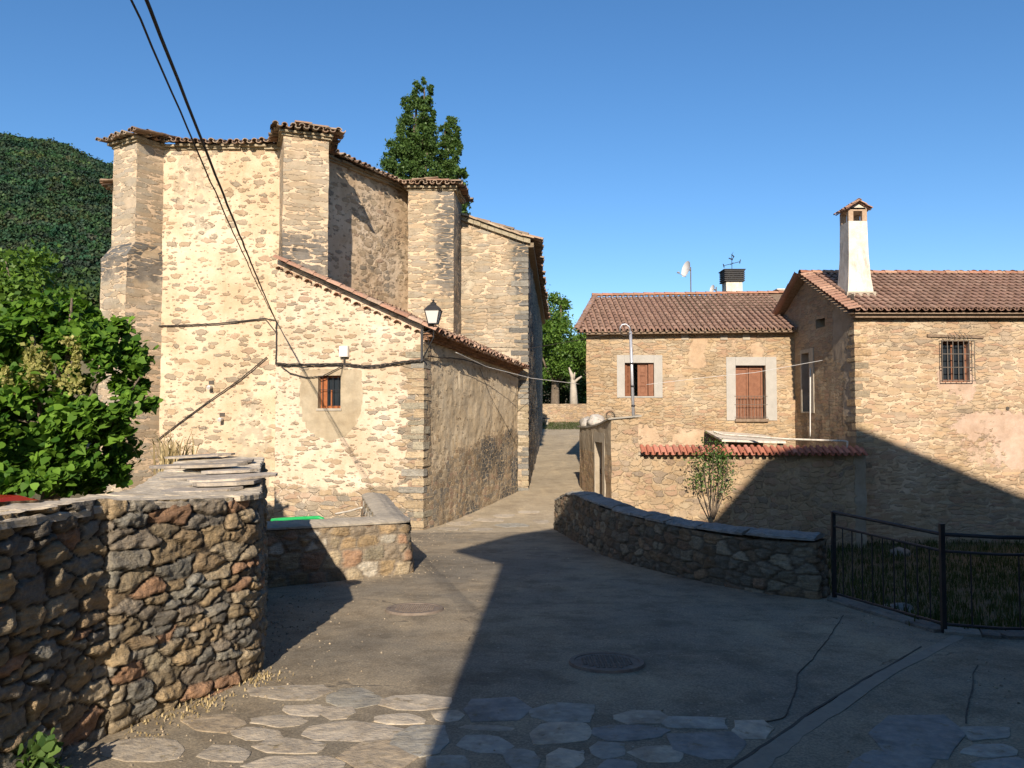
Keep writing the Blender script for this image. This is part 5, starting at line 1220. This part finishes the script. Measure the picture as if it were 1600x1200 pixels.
# poplars
pop = [E(660, 146, 46, 17, .6, 26), E(652, 184, 46, 29, .9, 40), E(648, 228, 46, 38, 1.1, 46), E(632, 262, 46, 37, 1.2, 46), E(662, 262, 46, 24, .9, 55), E(612, 290, 46, 16, .7, 36), E(672, 200, 46, 10, .5, 36), E(645, 330, 46, 55, 1.6, 50)]
tree('poplar_tree', 'tallest dark green poplar rising behind the church roof', 'poplars behind the church', (P(652, 650, 46).x, 46, .2), pop, 52000, .17, 'poplar', 41, .35, .20, 600, droop=.5, shell=.45, limbs=12)
pop2 = [E(704, 206, 47, 16, .6, 24), E(703, 244, 47, 20, .7, 34), E(697, 285, 47, 18, .7, 36), E(706, 330, 47, 26, .9, 40)]
tree('poplar_tree', 'slimmer shorter poplar just right of the tallest one', 'poplars behind the church', (P(703, 650, 47).x, 47, .2), pop2, 24000, .17, 'poplar', 43, .2, .22, 260, droop=.5, shell=.45)
tree('poplar_tree', 'smallest poplar top peeping over the third buttress', 'poplars behind the church', (P(722, 650, 44).x, 44.5, .2), [E(720, 278, 44.5, 10, .4, 26), E(718, 310, 44.5, 12, .5, 30), E(716, 360, 44.5, 14, .6, 44)], 2600, .24, 'poplar', 44, .12, .3, 40, droop=.5)
# trees at the end of the lane
tree('elm_tree', 'bright green spreading tree at the end of the lane', 'trees at the end of the lane', (P(868, 650, 64).x, 64, 1.4), [E(858, 500, 64, 34, 2.4, 42), E(885, 530, 63, 36, 2.4, 38), E(850, 560, 63, 30, 2, 34), E(900, 560, 62, 34, 2, 30), E(830, 520, 65, 40, 2.4, 60), E(930, 545, 64, 40, 2.4, 40), E(870, 478, 64.5, 18, 1.5, 22)], 30000, .22, 'elm', 51, .35, .34, 150)
for k, (px, Y, h) in enumerate(((846, 74, 100), (880, 76, 90), (915, 73, 95), (940, 77, 100), (810, 75, 100))):
    tree('broadleaf_tree', ['dense dark tree filling the gap left of the pale trunk', 'dark tree in the shade directly behind the pale trunk', 'dark tree behind the left corner of the long house', 'dark tree hidden mostly by the long house roof', 'dark tree hidden mostly by the nave wall'][k], 'dark trees past the lane wall', (P(px, 650, Y).x, Y, 1.6), [E(px, 590, Y, 26, 2, 45), E(px + 6, 625, Y - 1, 28, 1.6, 32), E(px - 8, 560, Y, 22, 2, 40)], 5200, .34, 'darkleaf', 60 + k, .2, .4, 60)
# pale dead trunk
mb = MB(); b = P(897, 632, 60); mb.tube([b - Vector((0, 0, .6)), P(896, 610, 60), P(895, 590, 60), P(889, 574, 60)], [.36, .26, .17, .05], 8); mb.tube([P(895, 600, 60), P(903, 592, 60), P(909, 588, 60)], [.12, .1, .05], 6); mb.tube([P(896, 596, 60), P(898, 582, 59.6)], [.12, .05], 6)
tag(mb.build('tree_trunk', M['barkpale'], smooth=True), 'pale bare trunk with broken limbs beside the far lane wall', 'tree trunk')
# far lane wall + bench
mb = MB(); y0 = 57; zt0 = P(870, 631, y0).z; wall(mb, (P(800, 631, y0).x, y0), (P(960, 631, y0).x, y0), rz(y0) - .4, zt0, zone=lambda u, z: (.9, 0, 0), step=.3); wall(mb, (P(960, 631, y0).x, y0 + .5), (P(800, 631, y0).x, y0 + .5), rz(y0) - .4, zt0, step=.5)
a, b = P(800, 631, y0), P(960, 631, y0); mb.face([(a.x, y0, zt0), (b.x, y0, zt0), (b.x, y0 + .5, zt0), (a.x, y0 + .5, zt0)], (1, 0, 0))
tag(mb.build('lane_wall', M['garden'], attr='zone'), 'low sunlit rubble wall closing the far end of the lane', 'wall')
BN = thing('bench', 'dark stone bench at the foot of the far lane wall', 'bench', (P(846, 656, 54).x, 54, rz(54)))
bc = P(846, 652, 54); mb = MB(); mb.box((bc.x, 54, rz(54) + .45), (1.1, .4, .09)); mb.build('seat', M['iron'], BN)
for sx in (-.38, .38): mb = MB(); mb.box((bc.x + sx, 54, rz(54) + .2), (.14, .34, .42)); mb.build('leg', M['cement'], BN)
# hill
def hh(x, y):
    f = sstep(150, 640, y) ; xx = x * 600 / max(y, 300); s = float(np.interp(xx, [-1200, -700, -470, -384, -340, -301, -240, -96, 40, 150], [300, 262, 228, 210, 199, 184, 160, 96, 38, 0]))
    return 2 + f * (s * 1.0) + (5 * nz(x * .014, y * .014) + 4 * nz(x * .035, y * .035, 6) + 5 * nz(x * .004, y * .004, 3)) * f - 1200 * 0
def hill_f(x, y): return hh(x, y)
hy = list(np.linspace(140, 760, 60)); hx = list(np.linspace(-1100, 260, 90))
ho = sheet(hx, hy, lambda x, y: hh(x, y) - 3, 'hill', M['dirt'])
r = np.random.default_rng(77); ctr = []
while len(ctr) < 9000:
    y = 640 - 330 * r.random() ** 1.3; px = r.uniform(-100, 240); x = (px - 800) / F * y
    ctr.append((x, y, hh(x, y)))
ctr = np.array(ctr); k = 30; n_ = len(ctr); rad = r.uniform(1.5, 3.6, n_) * (1 + .4 * (r.random(n_) > .9))
d_ = r.normal(size=(n_ * k, 3)); d_ /= np.linalg.norm(d_, axis=1)[:, None]; d_[:, 2] = np.abs(d_[:, 2]) * 1.5
pts = np.repeat(ctr, k, axis=0) + d_ * np.repeat(rad, k)[:, None] * r.uniform(.75, 1.05, (n_ * k, 1)) + np.array([0, 0, 1.])
fo = leafmesh('forest', pts, 1.5, M['hillleaf'], None, 'rh', 0, 9, asp=.9); fo['kind'] = 'stuff'; tag(fo, 'dense dark green woodland covering the hillside', 'forest')

# climbing rose on garden wall
RS = thing('rose_bush', 'straggly climbing rose against the sunlit garden wall', 'bush', (5.35, 21.0, -1.5))
mb = MB(); rd = random.Random(5); tips = []
base_ = P(1115, 812, 21.05)
for k in range(9):
    tx_, ty_ = rd.choice([(1108, 700), (1125, 705), (1095, 712), (1130, 730), (1100, 745), (1118, 690), (1138, 700), (1120, 755), (1088, 730)]) if k > 8 else [(1108, 692), (1125, 705), (1090, 712), (1132, 730), (1086, 748), (1118, 700), (1138, 712), (1134, 757), (1100, 730)][k]
    q = P(tx_, ty_, 21.0 + rd.uniform(-.15, .1)); m_ = base_.lerp(q, .5) + Vector((rd.uniform(-.1, .1), -.05, .1)); m2 = base_.lerp(q, .8) + Vector((rd.uniform(-.08, .08), -.05, .08)); mb.tube([base_, m_, m2, q], [.02, .014, .01, .005], 5); tips += [q, m2, m2.lerp(q, .5)]
o = mb.build('stem', M['bark'], RS)
pp = np.concatenate([np.array(q) + np.random.default_rng(i).normal(size=(40, 3)) * np.array([.14, .08, .14]) for i, q in enumerate(tips)])
o = leafmesh('foliage', pp, .075, M['rose'], RS, 'rh', .3, 3, loc=tuple(RS.location))

# grass & weeds
def tufts(name, cen, h, mat, seed, label=None, per=14, parent=None, spread=.05):
    r = np.random.default_rng(seed); V = []; Fc = []
    for c in cen:
        for _ in range(per):
            a = r.uniform(0, 6.28); lean = r.uniform(.1, .7); L = h * r.uniform(.5, 1.3); w = .006 + .01 * L; b = np.array(c) + np.array([r.normal() * spread, r.normal() * spread, -.01]); dx = np.array([math.cos(a), math.sin(a), 0]); sx_ = np.array([-dx[1], dx[0], 0]) * w
            i = len(V); V += [b - sx_, b + sx_, b + dx * lean * L * .4 + sx_ * .7 + np.array([0, 0, L * .6]), b + dx * lean * L * .4 - sx_ * .7 + np.array([0, 0, L * .6]), b + dx * lean * L + np.array([0, 0, L * (.95 - .3 * lean)])]
            Fc += [[i, i + 1, i + 2, i + 3], [i + 3, i + 2, i + 4]]
    me = bpy.data.meshes.new(name); me.from_pydata([tuple(v) for v in V], [], Fc); me.materials.append(mat); o = bpy.data.objects.new(name, me); C.objects.link(o)
    if parent: o.parent = parent
    return o
r = np.random.default_rng(3); cs = []
while len(cs) < 5200:
    y = r.uniform(7.6, 22) ; x = r.uniform(right(y) + .15, 16)
    if y < 9.6 and x < 3.9: continue
    cs.append((x, y, gz(x, y) + .03))
tag(tufts('grass', cs, .17, M['grassd'], 4, per=7, spread=.12), 'rough grass on the low ground beyond the railing', 'grass', kind='stuff')
cs = []
for _ in range(900):
    y = r.uniform(50, 56.8); x = P(r.uniform(825, 925), 650, y).x; cs.append((x, y, rz(y)))
tag(tufts('grass_verge', cs, .14, M['grassd'], 5, per=8, spread=.2), 'dry verge grass along the far lane wall', 'grass', kind='stuff')
cs = []
for k in range(150):   # dry litter along wall feet
    i = int(r.uniform(.28, .62) * (len(a_) - 1)); p = a_[i]; w_ = r.uniform(0, 1) ** 2
    if nz(p.y * 4) > -.1: cs.append((p.x + .06 + .3 * w_, p.y + r.uniform(-.15, .15), rz(p.y) + .005))
tag(tufts('wall_foot_grass', cs, .035, M['grassdry'], 6, per=4, spread=.05), 'dry grass litter along the foot of the foreground wall', 'grass', kind='stuff')
pl = tag(tufts('dry_grass_clump', [tuple(P(265 + 4 * k, 738, 10.4 + .1 * k)) for k in range(5)], .55, M['grassdry'], 7, per=22, spread=.12), 'straw coloured tuft of dry grass at the end of the foreground wall', 'grass clump')
wd = P(105, 1168, 4.25); WDt = thing('weed', 'small green weed at the foot of the foreground wall', 'weed', (wd.x, wd.y, rz(wd.y)))
pp = np.concatenate([np.array((-2.36 + .1 * nz(k * 3.1), 4.12 + .16 * nz(k * 1.7, 2), rz(4.1) + .03 + .028 * k)) + np.random.default_rng(k).normal(size=(16, 3)) * .035 for k in range(8)])
leafmesh('leaves', pp, .055, M['rose'], WDt, 'heart', .2, 5, loc=tuple(WDt.location))
# rocks in the grass
for k, (px, py, Y, s) in enumerate(((1405, 826, 20.5, .2), (1445, 905, 10.5, .22), (1400, 918, 9.9, .24), (1385, 898, 11, .17), (1490, 895, 10.5, .2), (1530, 915, 9.6, .16), (1355, 915, 10.4, .13), (1590, 900, 10.2, .24))):
    p = P(px, py, Y); z = gz(p.x, Y) + s * .25
    rock('rock', (p.x, Y, z), (s * 1.3, s, s * .7), M['slab'], ['pale rock close under the gabled house wall', 'pale rock in the grass behind the second railing post', 'wide low rock in the grass behind the first railing panel', 'small rock on the grass near the parapet end', 'upright grey rock right of the second railing post', 'flat grey rock low in the grass at right', 'smallest rock beside the first railing post', 'large rock at the far right edge of the grass'][k], group='rocks on the rough grass', seed=k * 3 + 1, col=(.20, .185, .16))

# ------------------------------------------------------------------ the house behind the viewpoint: it throws the big shadow over the plaza
SH = thing('shading_house', 'tall gabled stone house behind the viewpoint whose shadow covers the plaza', 'house', (6, -6, 0))
tanE = math.tan(R(SUN_EL)); YB = -2.5
def cast(px, py, Y=None):
    p = onroad(px, py) if Y is None else P(px, py, Y)
    h = p.y - YB; return (p.x - h * math.tan(R(TRAVEL)), p.z + h / math.cos(R(TRAVEL)) * tanE)
SIL = [cast(655, 1210), cast(803, 882), cast(710, 860), cast(800, 836), cast(862, 826), cast(1118, 808, 21.4), cast(1200, 712, 21.2), cast(1338, 665, 22), cast(1600, 775, 22), (cast(1600, 775, 22)[0] + 2.5, cast(1600, 775, 22)[1] - 1.2)]
x_l = SIL[0][0]; x_r = SIL[-1][0]
sl_r = (SIL[3][1] - SIL[2][1]) / (SIL[3][0] - SIL[2][0])
poly = [(x_l, -.3), (x_l, SIL[2][1] + (x_l - SIL[2][0]) * sl_r - .12), (SIL[2][0] + .02, SIL[2][1] - .1), SIL[2], *SIL[3:], (x_r, -.3)]
mb = MB(); n = len(poly); i0 = 0
for y, ox in ((YB, 0), (YB - 9, 5.2)):
    for (x, z) in poly: mb.vert((x + ox, y, z), (.6, 0, 0))
mb.f.append(list(range(n))[::-1]); mb.f.append(list(range(n, 2 * n)))
for k in range(n): mb.f.append([k, (k + 1) % n, n + (k + 1) % n, n + k])
mb.build('wall', M['garden'], SH, attr='zone')

NH = thing('sky_blocker', 'house-shaped block added out of view at right to cut skylight', 'house', (19, 6, -.5))  # unseen block, added to hold back skylight and deepen the shade
mb = MB(); mb.box((19.5, 5, 4.0), (8, 17, 10.0), 0, 1, (.6, 0, 0)); mb.build('wall', M['wing'], NH, attr='zone')
mb = MB(); mb.obox((15.2, -3.8, 8.95), (1, 0, .35), (0, 1, 0), (0, 0, 1), 4.7, 17.6, .12); mb.obox((23.8, -3.8, 8.95), (-1, 0, .35), (0, 1, 0), (0, 0, 1), 4.7, 17.6, .12); mb.build('roof', M['tilenew'], NH)

# dressed corner blocks
def quoins(A, B, D, z0, z1, parent, seed=1, cols=((.30, .27, .20), (.36, .28, .18), (.24, .225, .19), (.40, .32, .21))):
    """B is the corner; A->B is one face, B->D the other"""
    rd = random.Random(seed); d1, n1 = wframe(A, B); d2, n2 = wframe(B, D); z = z0; k = 0; mb = MB()
    while z < z1:
        h = rd.uniform(.10, .20)
        if z + h > z1: break
        l1 = rd.uniform(.34, .60) if k % 2 else rd.uniform(.16, .30); l2 = rd.uniform(.14, .22) if k % 2 else rd.uniform(.3, .5); kk = rd.uniform(.8, 1.15); c = tuple(q * kk for q in rd.choice(cols))
        o1, o2 = rd.uniform(.008, .022), rd.uniform(.008, .022); b = Vector((B[0], B[1], 0)); st = []
        foot = [b - d1 * l1 + n1 * o1, b + n1 * o1 + n2 * o2, b + d2 * l2 + n2 * o2, b + d2 * l2 - n2 * .05, b - n1 * .06 - n2 * .06, b - d1 * l1 - n1 * .05]
        i = len(mb.v)
        for zz, sh in ((z, .0), (z + h * .5, .004), (z + h - .022, 0)):
            for j, p in enumerate(foot): w = noise.noise_vector(Vector((p.x * 5, p.y * 5, zz * 7))) * .014; mb.vert((p.x + w.x, p.y + w.y, zz + w.z), c)
        for r_ in range(2):
            for j in range(6): a, e = i + r_ * 6 + j, i + r_ * 6 + (j + 1) % 6; mb.f.append([a, e, e + 6, a + 6])
        mb.f.append([i + 12 + j for j in range(6)]); mb.f.append([i + j for j in range(6)][::-1]); z += h + rd.uniform(0, .06); k += 1
    return mb.build('corner_stones', M['nearstone'], parent)
quoins(A0, A1, A2, -1.0, 3.5, AN, 2)
quoins(G0, G1, G2, -2.0, EV - .3, WG, 4, ((.40, .30, .18), (.34, .24, .14), (.44, .36, .24), (.28, .23, .16)))
quoins(NF0, NF1, NS, -.9, 6.8, CH, 6, ((.20, .19, .165), (.30, .25, .17), (.16, .155, .14)))
# gravel and grit washed to the edges
r = np.random.default_rng(12); mb = MB()
for k in range(1500):
    y = r.uniform(4, 19); e = abs(r.normal()) * .28
    if r.random() < .6: x = left(y) + .32 + e * 1.3
    else: x = min(right(y), 3.9) - .02 - e
    if r.random() < .12: x = r.uniform(left(y) + .3, min(right(y), 4) - .1)
    s_ = r.uniform(.004, .013); z = rz(y) + .010 * nz(x * .9, y * .9) + s_ * .3; k_ = r.uniform(.6, 1.3); i = len(mb.v)
    a0 = r.uniform(0, 6)
    for j in range(5): a = a0 + j * 1.257; q = r.uniform(.7, 1.2); mb.vert((x + s_ * q * math.cos(a), y + s_ * q * math.sin(a), z), (.34 * k_, .28 * k_, .2 * k_))
    mb.vert((x, y, z + s_ * .8), (.38 * k_, .32 * k_, .23 * k_)); mb.vert((x, y, z - s_), (.3 * k_, .25 * k_, .18 * k_))
    for j in range(5): mb.f.append([i + j, i + (j + 1) % 5, i + 5]); mb.f.append([i + (j + 1) % 5, i + j, i + 6])
tag(mb.build('gravel', M['nearstone']), 'loose grit and pebbles washed to the edges of the plaza', 'gravel', kind='stuff')

for px, py, lab in ((330, 605, 'upper of the two small white drain stubs low on the apse wall'), (347, 655, 'lower of the two small white drain stubs low on the apse wall')):
    u, z = hit(px, py, Q1, Q2); mb = MB(); mb.tube([onwall(Q1, Q2, u, z, -.05), onwall(Q1, Q2, u, z, .16), onwall(Q1, Q2, u, z - .03, .20)], .045, 10); tag(mb.build('drain_stub', M['whiteplastic']), lab, 'pipe')
    mb = MB(); i = mb.obox(onwall(Q1, Q2, u - .06, z + .07, -.02), (1, 0, 0), (0, -1, 0), (0, 0, 1), .13, .035, .09); mb.build('putlog_hole', M['crack'], CH)
u, z = hit(1574, 638, G1, G2); mb = MB(); mb.lathe((0, 0, 0), [(.05, -.02), (.05, .02)], 12); mb.v = [tuple(onwall(G1, G2, u + a, z + b, .012 + c * .5)) for a, b, c in mb.v]; mb.build('vent_hole', M['crack'], WG)
for px in (1070, 1131, 1166):
    u, z = hit(px, 531, H0, H1); mb = MB(); mb.obox(onwall(H0, H1, u - .12, z, -.1), hd, hn, (0, 0, 1), .24, .13, .19); mb.build('corbel', M['cement'], HO)
